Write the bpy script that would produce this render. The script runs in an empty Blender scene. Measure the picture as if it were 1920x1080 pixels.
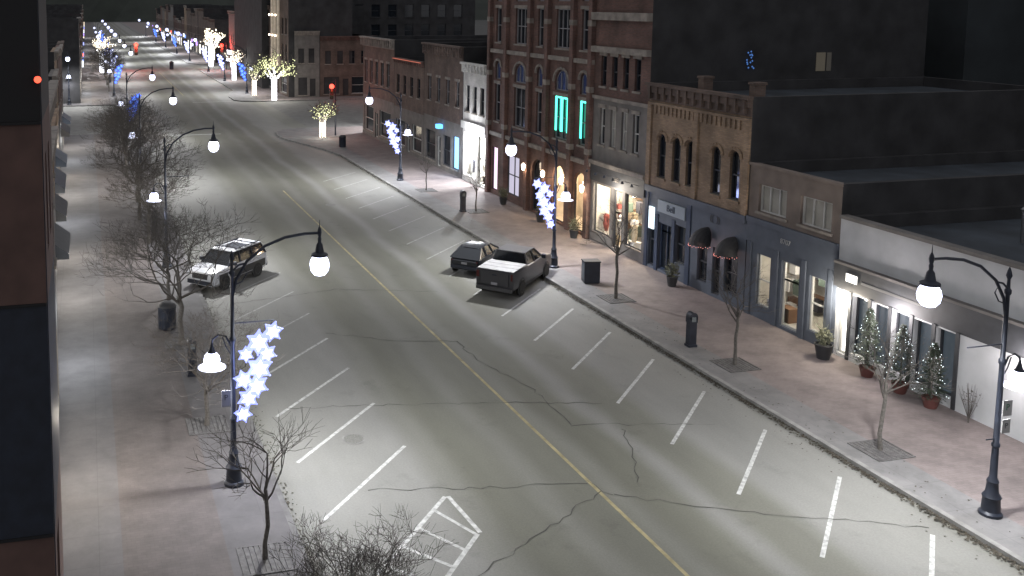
import bpy, bmesh, math, random
from mathutils import Vector, Matrix
SC = bpy.context.scene
COL = SC.collection
rad = math.radians

# ------------------------------------------------------------------ materials
MATS = {}
def mat(name, col, rough=0.6, metal=0.0, var=0.0, scale=3.0, bump=0.0, em=None, es=0.0, detail=6.0, spec=0.5):
    if name in MATS: return MATS[name]
    m = bpy.data.materials.new(name); m.use_nodes = True
    nt = m.node_tree; b = nt.nodes["Principled BSDF"]
    b.inputs["Base Color"].default_value = (*col, 1)
    b.inputs["Roughness"].default_value = rough
    b.inputs["Metallic"].default_value = metal
    b.inputs["Specular IOR Level"].default_value = spec
    if var or bump:
        tc = nt.nodes.new("ShaderNodeTexCoord"); n = nt.nodes.new("ShaderNodeTexNoise")
        n.inputs["Scale"].default_value = scale; n.inputs["Detail"].default_value = detail
        nt.links.new(tc.outputs["Object"], n.inputs["Vector"])
        if var:
            r = nt.nodes.new("ShaderNodeValToRGB")
            r.color_ramp.elements[0].position = 0.3; r.color_ramp.elements[1].position = 0.7
            r.color_ramp.elements[0].color = (*[c*(1-var) for c in col], 1)
            r.color_ramp.elements[1].color = (*[min(1, c*(1+var)) for c in col], 1)
            nt.links.new(n.outputs["Fac"], r.inputs["Fac"]); nt.links.new(r.outputs["Color"], b.inputs["Base Color"])
        if bump:
            bp = nt.nodes.new("ShaderNodeBump"); bp.inputs["Strength"].default_value = bump; bp.inputs["Distance"].default_value = 0.03
            nt.links.new(n.outputs["Fac"], bp.inputs["Height"]); nt.links.new(bp.outputs["Normal"], b.inputs["Normal"])
    if em:
        b.inputs["Emission Color"].default_value = (*em, 1); b.inputs["Emission Strength"].default_value = es
    MATS[name] = m
    return m

def brick(name, c1, c2, mortar, scale=1.0, rough=0.85):
    if name in MATS: return MATS[name]
    m = bpy.data.materials.new(name); m.use_nodes = True
    nt = m.node_tree; b = nt.nodes["Principled BSDF"]; b.inputs["Roughness"].default_value = rough
    tc = nt.nodes.new("ShaderNodeTexCoord"); sp = nt.nodes.new("ShaderNodeSeparateXYZ"); cb = nt.nodes.new("ShaderNodeCombineXYZ")
    ad = nt.nodes.new("ShaderNodeMath"); ad.operation = 'ADD'
    nt.links.new(tc.outputs["Object"], sp.inputs[0])
    nt.links.new(sp.outputs["X"], ad.inputs[0]); nt.links.new(sp.outputs["Y"], ad.inputs[1])
    nt.links.new(ad.outputs[0], cb.inputs["X"]); nt.links.new(sp.outputs["Z"], cb.inputs["Y"])
    br = nt.nodes.new("ShaderNodeTexBrick"); nt.links.new(cb.outputs[0], br.inputs["Vector"])
    br.inputs["Color1"].default_value = (*c1, 1); br.inputs["Color2"].default_value = (*c2, 1); br.inputs["Mortar"].default_value = (*mortar, 1)
    br.inputs["Scale"].default_value = scale
    br.inputs["Brick Width"].default_value = 0.24; br.inputs["Row Height"].default_value = 0.085
    br.inputs["Mortar Size"].default_value = 0.008
    n = nt.nodes.new("ShaderNodeTexNoise"); n.inputs["Scale"].default_value = 0.7; n.inputs["Detail"].default_value = 8
    nt.links.new(tc.outputs["Object"], n.inputs["Vector"])
    r = nt.nodes.new("ShaderNodeMapRange"); r.inputs[1].default_value = 0.3; r.inputs[2].default_value = 0.7; r.inputs[3].default_value = 0.55; r.inputs[4].default_value = 1.25
    nt.links.new(n.outputs["Fac"], r.inputs[0])
    mx = nt.nodes.new("ShaderNodeMix"); mx.data_type = 'RGBA'; mx.blend_type = 'MULTIPLY'; mx.inputs[0].default_value = 1
    nt.links.new(br.outputs["Color"], mx.inputs[6]); nt.links.new(r.outputs[0], mx.inputs[7])
    nt.links.new(mx.outputs[2], b.inputs["Base Color"])
    bp = nt.nodes.new("ShaderNodeBump"); bp.inputs["Strength"].default_value = 0.5; bp.inputs["Distance"].default_value = 0.01
    bp.invert = True
    nt.links.new(br.outputs["Fac"], bp.inputs["Height"]); nt.links.new(bp.outputs["Normal"], b.inputs["Normal"])
    MATS[name] = m
    return m

def emis(name, col, s):
    return mat(name, (0.02, 0.02, 0.02), 0.6, em=col, es=s)

BLACK = mat("black_painted_metal", (0.018, 0.022, 0.034), 0.45, 0.3, var=0.3)
DARKPLASTIC = mat("dark_plastic", (0.02, 0.02, 0.022), 0.6)
CHROME = mat("dull_metal", (0.22, 0.22, 0.23), 0.4, 0.9)
GLOBE = emis("lit_lamp_glass", (0.72, 0.76, 1.0), 5.0)
GLOBEF = emis("distant_lamp_glass", (0.62, 0.66, 1.0), 2.2)
DISC = mat("lamp_reflector", (0.6, 0.6, 0.65), 0.4, em=(0.7, 0.75, 1), es=1.4)
GLASS = mat("dark_window_glass", (0.012, 0.015, 0.02), 0.08, spec=0.6)
BLIND = mat("window_blind", (0.30, 0.29, 0.26), 0.8, var=0.2, scale=1.2)
FRAMEW = mat("white_painted_frame", (0.42, 0.42, 0.40), 0.6, var=0.1)
FRAMED = mat("dark_painted_frame", (0.03, 0.033, 0.04), 0.5)
STONE = mat("weathered_stone", (0.19, 0.17, 0.15), 0.8, var=0.35, scale=2, bump=0.3)
ROOF = mat("dark_roof_membrane", (0.030, 0.038, 0.048), 0.9, var=0.4, scale=0.6, bump=0.3)
BARK = mat("grey_bark", (0.085, 0.078, 0.07), 0.95, var=0.35, scale=12, bump=0.5)
TWIG = mat("bare_twigs", (0.07, 0.063, 0.057), 0.95, var=0.2, scale=8)
CONC = mat("concrete", (0.18, 0.178, 0.172), 0.9, var=0.3, scale=2.5, bump=0.3)
CONCD = mat("dark_kerb_concrete", (0.10, 0.098, 0.098), 0.9, var=0.3, scale=2.5, bump=0.3)  # darker concrete tone for the left kerbs
SIDEW = mat("unlit_side_wall", (0.028, 0.028, 0.030), 0.9, var=0.4, scale=0.7, bump=0.2)  # side walls coloured near black so they look unlit

# ------------------------------------------------------------------ mesh builder
class MB:
    def __init__(s): s.v = []; s.f = []; s.m = []
    def add(s, vs, fs, mi=0):
        o = len(s.v); s.v += [tuple(v) for v in vs]
        for f in fs: s.f.append(tuple(i+o for i in f)); s.m.append(mi)
    def box(s, a, b, mi=0):
        x0, y0, z0 = a; x1, y1, z1 = b
        s.add([(x0,y0,z0),(x1,y0,z0),(x1,y1,z0),(x0,y1,z0),(x0,y0,z1),(x1,y0,z1),(x1,y1,z1),(x0,y1,z1)],
              [(0,3,2,1),(4,5,6,7),(0,1,5,4),(1,2,6,5),(2,3,7,6),(3,0,4,7)], mi)
    def quad(s, p, mi=0): s.add(p, [tuple(range(len(p)))], mi)
    def tube(s, pts, rs, n=6, mi=0, cap=True):
        pts = [Vector(p) for p in pts]
        if not isinstance(rs, (list, tuple)): rs = [rs]*len(pts)
        vs = []; ref = None
        for i, p in enumerate(pts):
            d = (pts[min(i+1, len(pts)-1)]-pts[max(i-1, 0)]).normalized()
            if ref is None:
                ref = Vector((0,0,1)) if abs(d.z) < 0.9 else Vector((1,0,0))
            a = d.cross(ref)
            if a.length < 1e-4: a = d.orthogonal()
            a.normalize(); b = d.cross(a)
            for k in range(n):
                t = 2*math.pi*k/n
                vs.append(p+(a*math.cos(t)+b*math.sin(t))*rs[i])
        fs = []
        for i in range(len(pts)-1):
            for k in range(n):
                fs.append((i*n+k, i*n+(k+1) % n, (i+1)*n+(k+1) % n, (i+1)*n+k))
        if cap:
            fs.append(tuple(range(n))); fs.append(tuple((len(pts)-1)*n+k for k in range(n)))
        s.add(vs, fs, mi)
    def lathe(s, prof, n=14, c=(0,0,0), mi=0, axis='z'):
        vs = []
        for r, z in prof:
            for k in range(n):
                t = 2*math.pi*k/n
                if axis == 'z': vs.append((c[0]+r*math.cos(t), c[1]+r*math.sin(t), c[2]+z))
                else: vs.append((c[0]+r*math.cos(t), c[1]+z, c[2]+r*math.sin(t)))
        fs = []
        for i in range(len(prof)-1):
            for k in range(n):
                fs.append((i*n+k, i*n+(k+1) % n, (i+1)*n+(k+1) % n, (i+1)*n+k))
        fs.append(tuple(range(n))); fs.append(tuple((len(prof)-1)*n+k for k in range(n)))
        s.add(vs, fs, mi)
    def ball(s, c, r, n=12, mi=0, sz=1.0):
        pr = [(max(1e-3, r*math.sin(math.pi*i/8)), -r*sz*math.cos(math.pi*i/8)) for i in range(9)]
        s.lathe(pr, n, c, mi)
    def octa(s, c, r, mi=0):
        x, y, z = c
        s.add([(x+r,y,z),(x-r,y,z),(x,y+r,z),(x,y-r,z),(x,y,z+r),(x,y,z-r)],
              [(0,2,4),(2,1,4),(1,3,4),(3,0,4),(2,0,5),(1,2,5),(3,1,5),(0,3,5)], mi)
    def mesh(s, name, mats, smooth=True):
        me = bpy.data.meshes.new(name); me.from_pydata(s.v, [], s.f)
        for m in mats: me.materials.append(m)
        me.polygons.foreach_set("material_index", s.m)
        if smooth:
            bm = bmesh.new(); bm.from_mesh(me); bmesh.ops.recalc_face_normals(bm, faces=bm.faces)
            for f in bm.faces: f.smooth = True
            for e in bm.edges:
                e.smooth = len(e.link_faces) == 2 and e.calc_face_angle(3.0) < rad(38)
            bm.to_mesh(me); bm.free()
        me.update(); return me
    def obj(s, name, mats, parent=None, smooth=True, loc=None):
        if not isinstance(mats, (list, tuple)): mats = [mats]
        o = bpy.data.objects.new(name, s.mesh(name, mats, smooth)); COL.objects.link(o)
        if parent: o.parent = parent
        if loc: o.location = loc
        return o

def boxes(name, m, parent, lst):
    for a, c in lst:
        b = MB(); b.box(a, c); b.obj(name, m, parent, smooth=False)
def thing(name, label, cat, loc=(0,0,0), rot=0, group=None):
    e = bpy.data.objects.new(name, None); COL.objects.link(e)
    e.empty_display_size = 0.3; e.location = loc; e.rotation_euler = (0, 0, rot)
    e["label"] = label; e["category"] = cat
    if group: e["group"] = group
    return e
def solo(o, label, cat, group=None):
    o["label"] = label; o["category"] = cat
    if group: o["group"] = group
    return o
def structure(o, label=None, cat=None):
    o["kind"] = "structure"
    if label: o["label"] = label; o["category"] = cat
    return o
def dup(root, loc, rot=0, label=None, scale=None):
    n = root.copy(); COL.objects.link(n); n.location = loc; n.rotation_euler = (0, 0, rot)
    if scale: n.scale = (scale,)*3
    if label: n["label"] = label
    def rec(src, dst):
        for c in src.children:
            k = c.copy(); COL.objects.link(k); k.parent = dst
            rec(c, k)
    rec(root, n)
    return n
def light(name, loc, W, col=(0.85, 0.93, 1), r=0.15, parent=None, spot=None):
    l = bpy.data.lights.new(name, 'SPOT' if spot else 'POINT'); l.energy = W; l.color = col; l.shadow_soft_size = r
    if spot: l.spot_size = rad(spot); l.spot_blend = .75
    o = bpy.data.objects.new(name, l); COL.objects.link(o); o.location = loc
    if parent: o.parent = parent
    return o
def text(s, name, size, loc, m, parent, rot=(rad(90), 0, 0), ext=0.01):
    c = bpy.data.curves.new(name, 'FONT'); c.body = s; c.size = size; c.extrude = ext; c.align_x = 'CENTER'; c.align_y = 'CENTER'
    t = bpy.data.objects.new(name, c); COL.objects.link(t)
    bpy.context.view_layer.update()
    me = bpy.data.meshes.new_from_object(t.evaluated_get(bpy.context.evaluated_depsgraph_get()))
    bpy.data.objects.remove(t); me.materials.clear(); me.materials.append(m)
    o = bpy.data.objects.new(name, me); COL.objects.link(o); o.parent = parent; o.location = loc; o.rotation_euler = rot
    return o

# ------------------------------------------------------------------ ground
XL, XR, FL, FR = 5.3, 23.3, -0.9, 29.7
def sheet(name, pts, z, m):
    b = MB(); b.quad([(x, y, z) for x, y in pts]); return b.obj(name, m, smooth=False)

g = sheet("ground", [(-2500,-300),(2500,-300),(2500,4000),(-2500,4000)], -0.03, mat("dark_earth", (0.03,0.03,0.028), 0.95, var=0.3, scale=0.1))
structure(g)
b = MB(); rr = random.Random(5); top = []
for i in range(61):
    x = -600+i*20; top.append((x, 760+rr.uniform(-10, 10), 26+8*math.sin(i*.5)+rr.uniform(-2, 2)))
for a, c in zip(top, top[1:]):
    b.quad([(a[0],720,-.1),(c[0],720,-.1),c,a]); b.quad([a,c,(c[0],1000,4),(a[0],1000,4)])
structure(b.obj("hill", mat("dark_wooded_hill", (.02,.025,.02), .95, var=.4, scale=.05, bump=.5), smooth=False))

def road_material():
    m = bpy.data.materials.new("worn_asphalt"); m.use_nodes = True; nt = m.node_tree; L = nt.links.new
    b = nt.nodes["Principled BSDF"]; b.inputs["Roughness"].default_value = 0.75; b.inputs["Specular IOR Level"].default_value = 0.4
    N = nt.nodes.new
    tc = N("ShaderNodeTexCoord"); sp = N("ShaderNodeSeparateXYZ"); L(tc.outputs["Object"], sp.inputs[0])
    wob = N("ShaderNodeTexNoise"); wob.inputs["Scale"].default_value = 0.1; wob.inputs["Detail"].default_value = 5; L(tc.outputs["Object"], wob.inputs["Vector"])
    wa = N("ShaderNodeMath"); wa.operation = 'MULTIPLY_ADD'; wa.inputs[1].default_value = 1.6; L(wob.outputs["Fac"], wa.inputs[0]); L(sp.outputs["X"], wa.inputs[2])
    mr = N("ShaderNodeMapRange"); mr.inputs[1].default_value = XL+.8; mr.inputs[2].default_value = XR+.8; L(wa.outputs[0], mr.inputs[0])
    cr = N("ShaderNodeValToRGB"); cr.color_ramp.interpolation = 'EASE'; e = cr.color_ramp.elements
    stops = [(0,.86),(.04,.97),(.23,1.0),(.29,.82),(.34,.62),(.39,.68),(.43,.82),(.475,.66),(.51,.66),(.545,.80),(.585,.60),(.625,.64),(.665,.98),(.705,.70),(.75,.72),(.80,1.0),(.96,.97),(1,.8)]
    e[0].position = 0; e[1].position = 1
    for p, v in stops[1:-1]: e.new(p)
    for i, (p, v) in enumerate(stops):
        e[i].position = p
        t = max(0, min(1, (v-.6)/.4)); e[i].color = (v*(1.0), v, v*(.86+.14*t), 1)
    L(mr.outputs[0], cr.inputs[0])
    n1 = N("ShaderNodeTexNoise"); n1.inputs["Scale"].default_value = 0.5; n1.inputs["Detail"].default_value = 9; n1.inputs["Roughness"].default_value = .62
    mp = N("ShaderNodeMapping"); mp.inputs["Scale"].default_value = (1, .3, 1); L(tc.outputs["Object"], mp.inputs[0]); L(mp.outputs[0], n1.inputs["Vector"])
    r1 = N("ShaderNodeMapRange"); r1.inputs[1].default_value = .3; r1.inputs[2].default_value = .7; r1.inputs[3].default_value = .88; r1.inputs[4].default_value = 1.12; L(n1.outputs["Fac"], r1.inputs[0])
    n2 = N("ShaderNodeTexNoise"); n2.inputs["Scale"].default_value = 16; n2.inputs["Detail"].default_value = 8; n2.inputs["Roughness"].default_value = .75; L(tc.outputs["Object"], n2.inputs["Vector"])
    r2 = N("ShaderNodeMapRange"); r2.inputs[1].default_value = .3; r2.inputs[2].default_value = .7; r2.inputs[3].default_value = .84; r2.inputs[4].default_value = 1.12; L(n2.outputs["Fac"], r2.inputs[0])
    n3 = N("ShaderNodeTexNoise"); n3.inputs["Scale"].default_value = .55; n3.inputs["Detail"].default_value = 8; n3.inputs["Roughness"].default_value = .7; L(tc.outputs["Object"], n3.inputs["Vector"])
    r3 = N("ShaderNodeMapRange"); r3.inputs[1].default_value = .58; r3.inputs[2].default_value = .72; r3.inputs[3].default_value = 1; r3.inputs[4].default_value = .78; L(n3.outputs["Fac"], r3.inputs[0])
    m1 = N("ShaderNodeMath"); m1.operation = 'MULTIPLY'; L(r1.outputs[0], m1.inputs[0]); L(r2.outputs[0], m1.inputs[1])
    m2 = N("ShaderNodeMath"); m2.operation = 'MULTIPLY'; L(m1.outputs[0], m2.inputs[0]); L(r3.outputs[0], m2.inputs[1])
    mx = N("ShaderNodeMix"); mx.data_type = 'RGBA'; mx.blend_type = 'MULTIPLY'; mx.inputs[0].default_value = 1
    L(cr.outputs[0], mx.inputs[6]); L(m2.outputs[0], mx.inputs[7])
    mb = N("ShaderNodeMix"); mb.data_type = 'RGBA'; mb.blend_type = 'MULTIPLY'; mb.inputs[0].default_value = 1
    L(mx.outputs[2], mb.inputs[6]); mb.inputs[7].default_value = (.180, .180, .170, 1)
    L(mb.outputs[2], b.inputs["Base Color"])
    bp = N("ShaderNodeBump"); bp.inputs["Strength"].default_value = .25; bp.inputs["Distance"].default_value = .02
    L(n2.outputs["Fac"], bp.inputs["Height"]); L(bp.outputs["Normal"], b.inputs["Normal"])
    return m
ROADM = road_material()
ASPH = mat("side_street_asphalt", (.13,.13,.125), .85, var=.22, scale=1.2, bump=.2)
structure(sheet("road", [(4,-20),(25,-20),(25,700),(4,700)], 0.0, ROADM))
structure(sheet("side_street", [(-80,104),(120,104),(120,142),(-80,142)], -0.006, ASPH))
structure(sheet("side_street", [(-80,204),(4,204),(4,226),(-80,226)], -0.006, ASPH))
structure(sheet("side_street", [(25,204),(120,204),(120,226),(25,226)], -0.006, ASPH))

def walk_material(name, lo, hi, paver, conc):
    m = bpy.data.materials.new(name); m.use_nodes = True; nt = m.node_tree; L = nt.links.new; N = nt.nodes.new
    b = nt.nodes["Principled BSDF"]; b.inputs["Roughness"].default_value = .85
    tc = N("ShaderNodeTexCoord"); sp = N("ShaderNodeSeparateXYZ"); L(tc.outputs["Object"], sp.inputs[0])
    br = N("ShaderNodeTexBrick"); L(tc.outputs["Object"], br.inputs["Vector"]); br.inputs["Scale"].default_value = 1
    br.inputs["Brick Width"].default_value = .24; br.inputs["Row Height"].default_value = .12; br.inputs["Mortar Size"].default_value = .004
    br.inputs["Color1"].default_value = (*paver, 1); br.inputs["Color2"].default_value = (*[c*.88 for c in paver], 1); br.inputs["Mortar"].default_value = (*[c*.7 for c in paver], 1)
    b2 = N("ShaderNodeTexBrick"); L(tc.outputs["Object"], b2.inputs["Vector"]); b2.inputs["Scale"].default_value = 1; b2.offset = 0
    b2.inputs["Brick Width"].default_value = 1.5; b2.inputs["Row Height"].default_value = 1.5; b2.inputs["Mortar Size"].default_value = .008
    b2.inputs["Color1"].default_value = (*conc, 1); b2.inputs["Color2"].default_value = (*[c*.94 for c in conc], 1); b2.inputs["Mortar"].default_value = (*[c*.75 for c in conc], 1)
    g1 = N("ShaderNodeMath"); g1.operation = 'GREATER_THAN'; g1.inputs[1].default_value = lo; L(sp.outputs["X"], g1.inputs[0])
    g2 = N("ShaderNodeMath"); g2.operation = 'LESS_THAN'; g2.inputs[1].default_value = hi; L(sp.outputs["X"], g2.inputs[0])
    gm = N("ShaderNodeMath"); gm.operation = 'MULTIPLY'; L(g1.outputs[0], gm.inputs[0]); L(g2.outputs[0], gm.inputs[1])
    mx = N("ShaderNodeMix"); mx.data_type = 'RGBA'; L(gm.outputs[0], mx.inputs[0]); L(b2.outputs["Color"], mx.inputs[6]); L(br.outputs["Color"], mx.inputs[7])
    n = N("ShaderNodeTexNoise"); n.inputs["Scale"].default_value = .9; n.inputs["Detail"].default_value = 10; n.inputs["Roughness"].default_value = .7; L(tc.outputs["Object"], n.inputs["Vector"])
    r = N("ShaderNodeMapRange"); r.inputs[1].default_value = .3; r.inputs[2].default_value = .7; r.inputs[3].default_value = .70; r.inputs[4].default_value = 1.2; L(n.outputs["Fac"], r.inputs[0])
    m2 = N("ShaderNodeMix"); m2.data_type = 'RGBA'; m2.blend_type = 'MULTIPLY'; m2.inputs[0].default_value = 1; L(mx.outputs[2], m2.inputs[6]); L(r.outputs[0], m2.inputs[7])
    L(m2.outputs[2], b.inputs["Base Color"]); return m
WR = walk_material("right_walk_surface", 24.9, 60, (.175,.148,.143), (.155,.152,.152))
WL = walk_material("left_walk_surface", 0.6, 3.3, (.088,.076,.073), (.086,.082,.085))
def walk(pts, m, kerb_n, km=CONC):
    n = len(pts); b = MB()
    b.quad([(x, y, .13) for x, y in pts])
    for i in range(n):
        a, c = pts[i], pts[(i+1) % n]; b.quad([(*a,-.02),(*c,-.02),(*c,.13),(*a,.13)])
    structure(b.obj("pavement", m, smooth=False))
    k = MB(); line = pts[:kerb_n]
    L1, L2 = [], []
    for i in range(len(line)):
        a = Vector(line[max(i-1, 0)]); c = Vector(line[min(i+1, len(line)-1)]); d = (c-a).normalized(); nn = Vector((-d.y, d.x))
        p = Vector(line[i]); L1.append(p+nn*.02); L2.append(p-nn*.17)
    for i in range(len(line)-1):
        a, c, d, e = L1[i], L1[i+1], L2[i+1], L2[i]
        k.quad([(a.x,a.y,.137),(c.x,c.y,.137),(d.x,d.y,.137),(e.x,e.y,.137)])
        k.quad([(a.x,a.y,-.02),(c.x,c.y,-.02),(c.x,c.y,.137),(a.x,a.y,.137)])
        k.quad([(e.x,e.y,.1),(d.x,d.y,.1),(d.x,d.y,.137),(e.x,e.y,.137)])
    structure(k.obj("kerb", km, smooth=False))
rp = [(XR,-20),(XR,60),(XR,87),(22.6,91),(21.3,95.5),(20.3,99),(20.0,102),(20.4,104.6),(21.4,106.4),(23,107.2),(45,107.2),(90,107.2),(90,-20)]
walk(rp, WR, 12)
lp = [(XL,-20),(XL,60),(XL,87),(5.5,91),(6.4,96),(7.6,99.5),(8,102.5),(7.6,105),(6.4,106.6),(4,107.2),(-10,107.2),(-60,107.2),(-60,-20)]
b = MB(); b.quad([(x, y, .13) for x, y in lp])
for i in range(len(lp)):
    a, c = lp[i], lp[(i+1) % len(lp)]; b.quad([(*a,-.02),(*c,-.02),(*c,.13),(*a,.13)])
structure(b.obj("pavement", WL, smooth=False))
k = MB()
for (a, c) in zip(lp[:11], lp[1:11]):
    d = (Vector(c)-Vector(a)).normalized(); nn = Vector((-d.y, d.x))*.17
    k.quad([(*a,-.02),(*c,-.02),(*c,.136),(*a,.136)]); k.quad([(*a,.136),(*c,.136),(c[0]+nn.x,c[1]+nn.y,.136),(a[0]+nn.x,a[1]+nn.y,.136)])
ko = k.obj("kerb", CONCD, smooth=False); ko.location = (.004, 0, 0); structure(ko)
walk([(90,138),(45,138),(24,138),(22,138.7),(21.1,140.5),(21.1,146),(22,151),(XR,156),(XR,203),(26,206),(90,206)], WR, 11)
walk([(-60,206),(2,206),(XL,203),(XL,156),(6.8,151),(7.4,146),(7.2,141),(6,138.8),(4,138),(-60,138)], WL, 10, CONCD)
walk([(90,224),(26,224),(XR,227),(XR,690),(90,690)], WR, 4)
walk([(-60,690),(XL,690),(XL,227),(2,224),(-60,224)], WL, 4, CONCD)

# markings
PAINT = mat("worn_white_paint", (.37,.375,.365), .8, var=.38, scale=6, detail=12)
YEL = mat("worn_yellow_paint", (.25,.218,.12), .8, var=.3, scale=2.5, detail=12)
CRK = mat("tar_crack", (.05,.05,.045), .9)
def strip(name, pts, w, m, z=.004, label=None, cat="road marking", jit=0, rr=None):
    b = MB(); L1 = []; L2 = []
    P = [Vector(p) for p in pts]
    if jit:
        Q = []
        for a, c in zip(P, P[1:]):
            n = max(2, int((c-a).length/.3))
            for i in range(n): Q.append(a.lerp(c, i/n)+Vector((rr.uniform(-jit, jit), rr.uniform(-jit, jit))))
        P = Q+[P[-1]]
    for i, p in enumerate(P):
        d = (P[min(i+1, len(P)-1)]-P[max(i-1, 0)]).normalized(); nn = Vector((-d.y, d.x))*w/2*(rr.uniform(.2, 1.4) if jit else 1)
        L1.append(p+nn); L2.append(p-nn)
    for i in range(len(P)-1):
        b.quad([(L1[i].x,L1[i].y,z),(L2[i].x,L2[i].y,z),(L2[i+1].x,L2[i+1].y,z),(L1[i+1].x,L1[i+1].y,z)])
    o = b.obj(name, m, smooth=False); structure(o, label, cat if label else None)
    return o
strip("centre_line", [(14.6,-20),(14.6,72)], .12, YEL)
strip("centre_line", [(14.6,150),(14.6,202)], .12, YEL)
strip("stop_line", [(8.6,105.2),(14.3,105.2)], .3, PAINT)
strip("stop_line", [(14.9,139.5),(20.6,139.5)], .3, PAINT)
rl = random.Random(3)
PF = mat("faded_white_paint", (.27,.275,.265), .8, var=.3, scale=6, detail=12)
y = 13.38
while y < 78:
    strip("parking_line", [(18.55,y),(22.3,y+3.55)], .12 if y < 40 else .10, PAINT if y < 42 else PF)
    y += 3.36 if y < 45 else 3.5
y = 28.8
while y < 66:
    strip("parking_line", [(6.2,y-3.8),(9.9,y)], .12 if y < 40 else .10, PAINT if y < 42 else PF)
    y += 3.5
A, B_, C, D = (10.1,25.4), (10.25,23.35), (7.3,20.2), (7.15,22.0)
strip("hatched_marking", [A, B_], .13, PAINT); strip("hatched_marking", [(10.15,23.3), (7.2,20.1)], .13, PAINT, z=.0045)
strip("hatched_marking", [(10.0,25.4), (6.4,21.6)], .13, PAINT, z=.005)
for i in range(5):
    t = .18+i*.2
    a = Vector(A).lerp(Vector((6.4,21.6)), t); c = Vector(B_).lerp(Vector(C), max(0, t-.14))
    strip("hatched_marking", [a, c], .11, PAINT, z=.008)
for pts in [[(15.3,37.6),(15.2,35.4),(16.1,32.1),(16.0,28.9)], [(6.8,32.6),(11,31.9),(14.7,31.2),(18,30.3)], [(16,28.9),(18.5,28.4),(20.9,27.8)],
            [(17.6,28.3),(17.0,26.6),(16.0,24.8)], [(7.9,26.3),(11,25.7),(14.5,25.1)], [(14.9,24.3),(18,22.6),(22.5,20.6)], [(14.7,24.6),(12,23),(9.3,21.4),(7.5,20.6)],
            [(10,40),(12.5,38.3),(15.3,37.6)], [(14.5,25.3),(14.9,24.3)], [(6.5,45),(12,46.2),(17,44.6)]]:
    strip("road_crack", pts, .036, CRK, z=.0085, jit=.10, rr=rl)
for x, y in ((8.4,29.7),(13.0,58.0),(16.9,66.0)):
    r = thing("manhole_cover", "round cast iron manhole cover set in the asphalt", "manhole cover", (x,y,.002), 0, "manhole covers in the road")
    b = MB(); b.lathe([(.33,0),(.33,.006)], 20); b.obj("cover", mat("cast_iron",(.13,.13,.12),.75,var=.3,scale=20), r)
    b = MB()
    for k in range(20):
        a, c = k*math.pi/10, (k+1)*math.pi/10
        b.quad([(.34*math.cos(a),.34*math.sin(a),.008),(.34*math.cos(c),.34*math.sin(c),.008),(.40*math.cos(c),.40*math.sin(c),.008),(.40*math.cos(a),.40*math.sin(a),.008)])
    b.obj("frame_ring", CONC, r, smooth=False)

# leaf litter along the gutter
rn = random.Random(11); b = MB()
for i in range(6200):
    y = rn.uniform(14, 88) if rn.random() < .4 else rn.uniform(17, 50)
    if rn.random() > .45+.55*math.sin(y*.8)*math.sin(y*2.3+1):
        if rn.random() < .45: continue
    x = XR-.03-abs(rn.gauss(0, .13)); s = rn.uniform(.02, .06); a = rn.uniform(0, 6.3); z = .012+rn.uniform(0, .03)
    q = [(x+s*math.cos(a+k*1.57), y+s*math.sin(a+k*1.57)*rn.uniform(.5, 1), z+rn.uniform(-.01, .02)) for k in range(4)]
    b.quad(q)
for i in range(900):
    x = XL+.03+abs(rn.gauss(0, .15)); y = rn.uniform(18, 80); s = rn.uniform(.02, .05); a = rn.uniform(0, 6.3)
    b.quad([(x+s*math.cos(a+k*1.57), y+s*math.sin(a+k*1.57), .015+rn.uniform(0, .02)) for k in range(4)])
for i in range(500):
    x = rn.uniform(22.2, 25); y = rn.uniform(18, 60); z0 = .145 if x > XR+.2 else .012; s = rn.uniform(.015, .04); a = rn.uniform(0, 6.3)
    if XR-.1 < x < XR+.25: continue
    b.quad([(x+s*math.cos(a+k*1.57), y+s*math.sin(a+k*1.57), z0+rn.uniform(0, .015)) for k in range(4)])
o = b.obj("fallen_leaves", mat("dead_leaves", (.05,.043,.032), .9, var=.5, scale=9), smooth=False)
o["kind"] = "stuff"; o["label"] = "dead leaves and grit gathered along the kerb"; o["category"] = "leaves"

# ------------------------------------------------------------------ buildings
INTER = mat("shop_interior_wall", (.5,.48,.43), .8, var=.2, scale=2)
MERCH = [mat("goods_%s" % n, c, .7) for n, c in [("red",(.22,.05,.04)),("cream",(.5,.42,.3)),("green",(.07,.10,.08)),("dark",(.03,.03,.04)),("white",(.6,.6,.6)),("wood",(.2,.11,.06))]]

def clearglass():
    m = bpy.data.materials.new("clear_shop_glass"); m.use_nodes = True; nt = m.node_tree
    nt.nodes.remove(nt.nodes["Principled BSDF"]); out = nt.nodes["Material Output"]
    t = nt.nodes.new("ShaderNodeBsdfTransparent"); gl = nt.nodes.new("ShaderNodeBsdfGlossy"); gl.inputs["Roughness"].default_value = .05
    mx = nt.nodes.new("ShaderNodeMixShader"); mx.inputs[0].default_value = .09
    nt.links.new(t.outputs[0], mx.inputs[1]); nt.links.new(gl.outputs[0], mx.inputs[2]); nt.links.new(mx.outputs[0], out.inputs[0]); return m
CLEAR = clearglass()

def W(u0, u1, z0, z1, **k):
    d = dict(u0=u0, u1=u1, z0=z0, z1=z1, arch=0, pane=GLASS, frame=FRAMEW, nx=1, nz=2, kind="window", room=None, sill=True, depth=.22, hood=None)
    d.update(k); return d

def arc(w, n=8):
    return [(w/2-w/2*math.cos(math.pi*i/n), math.sin(math.pi*i/n)) for i in range(n+1)]

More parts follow.
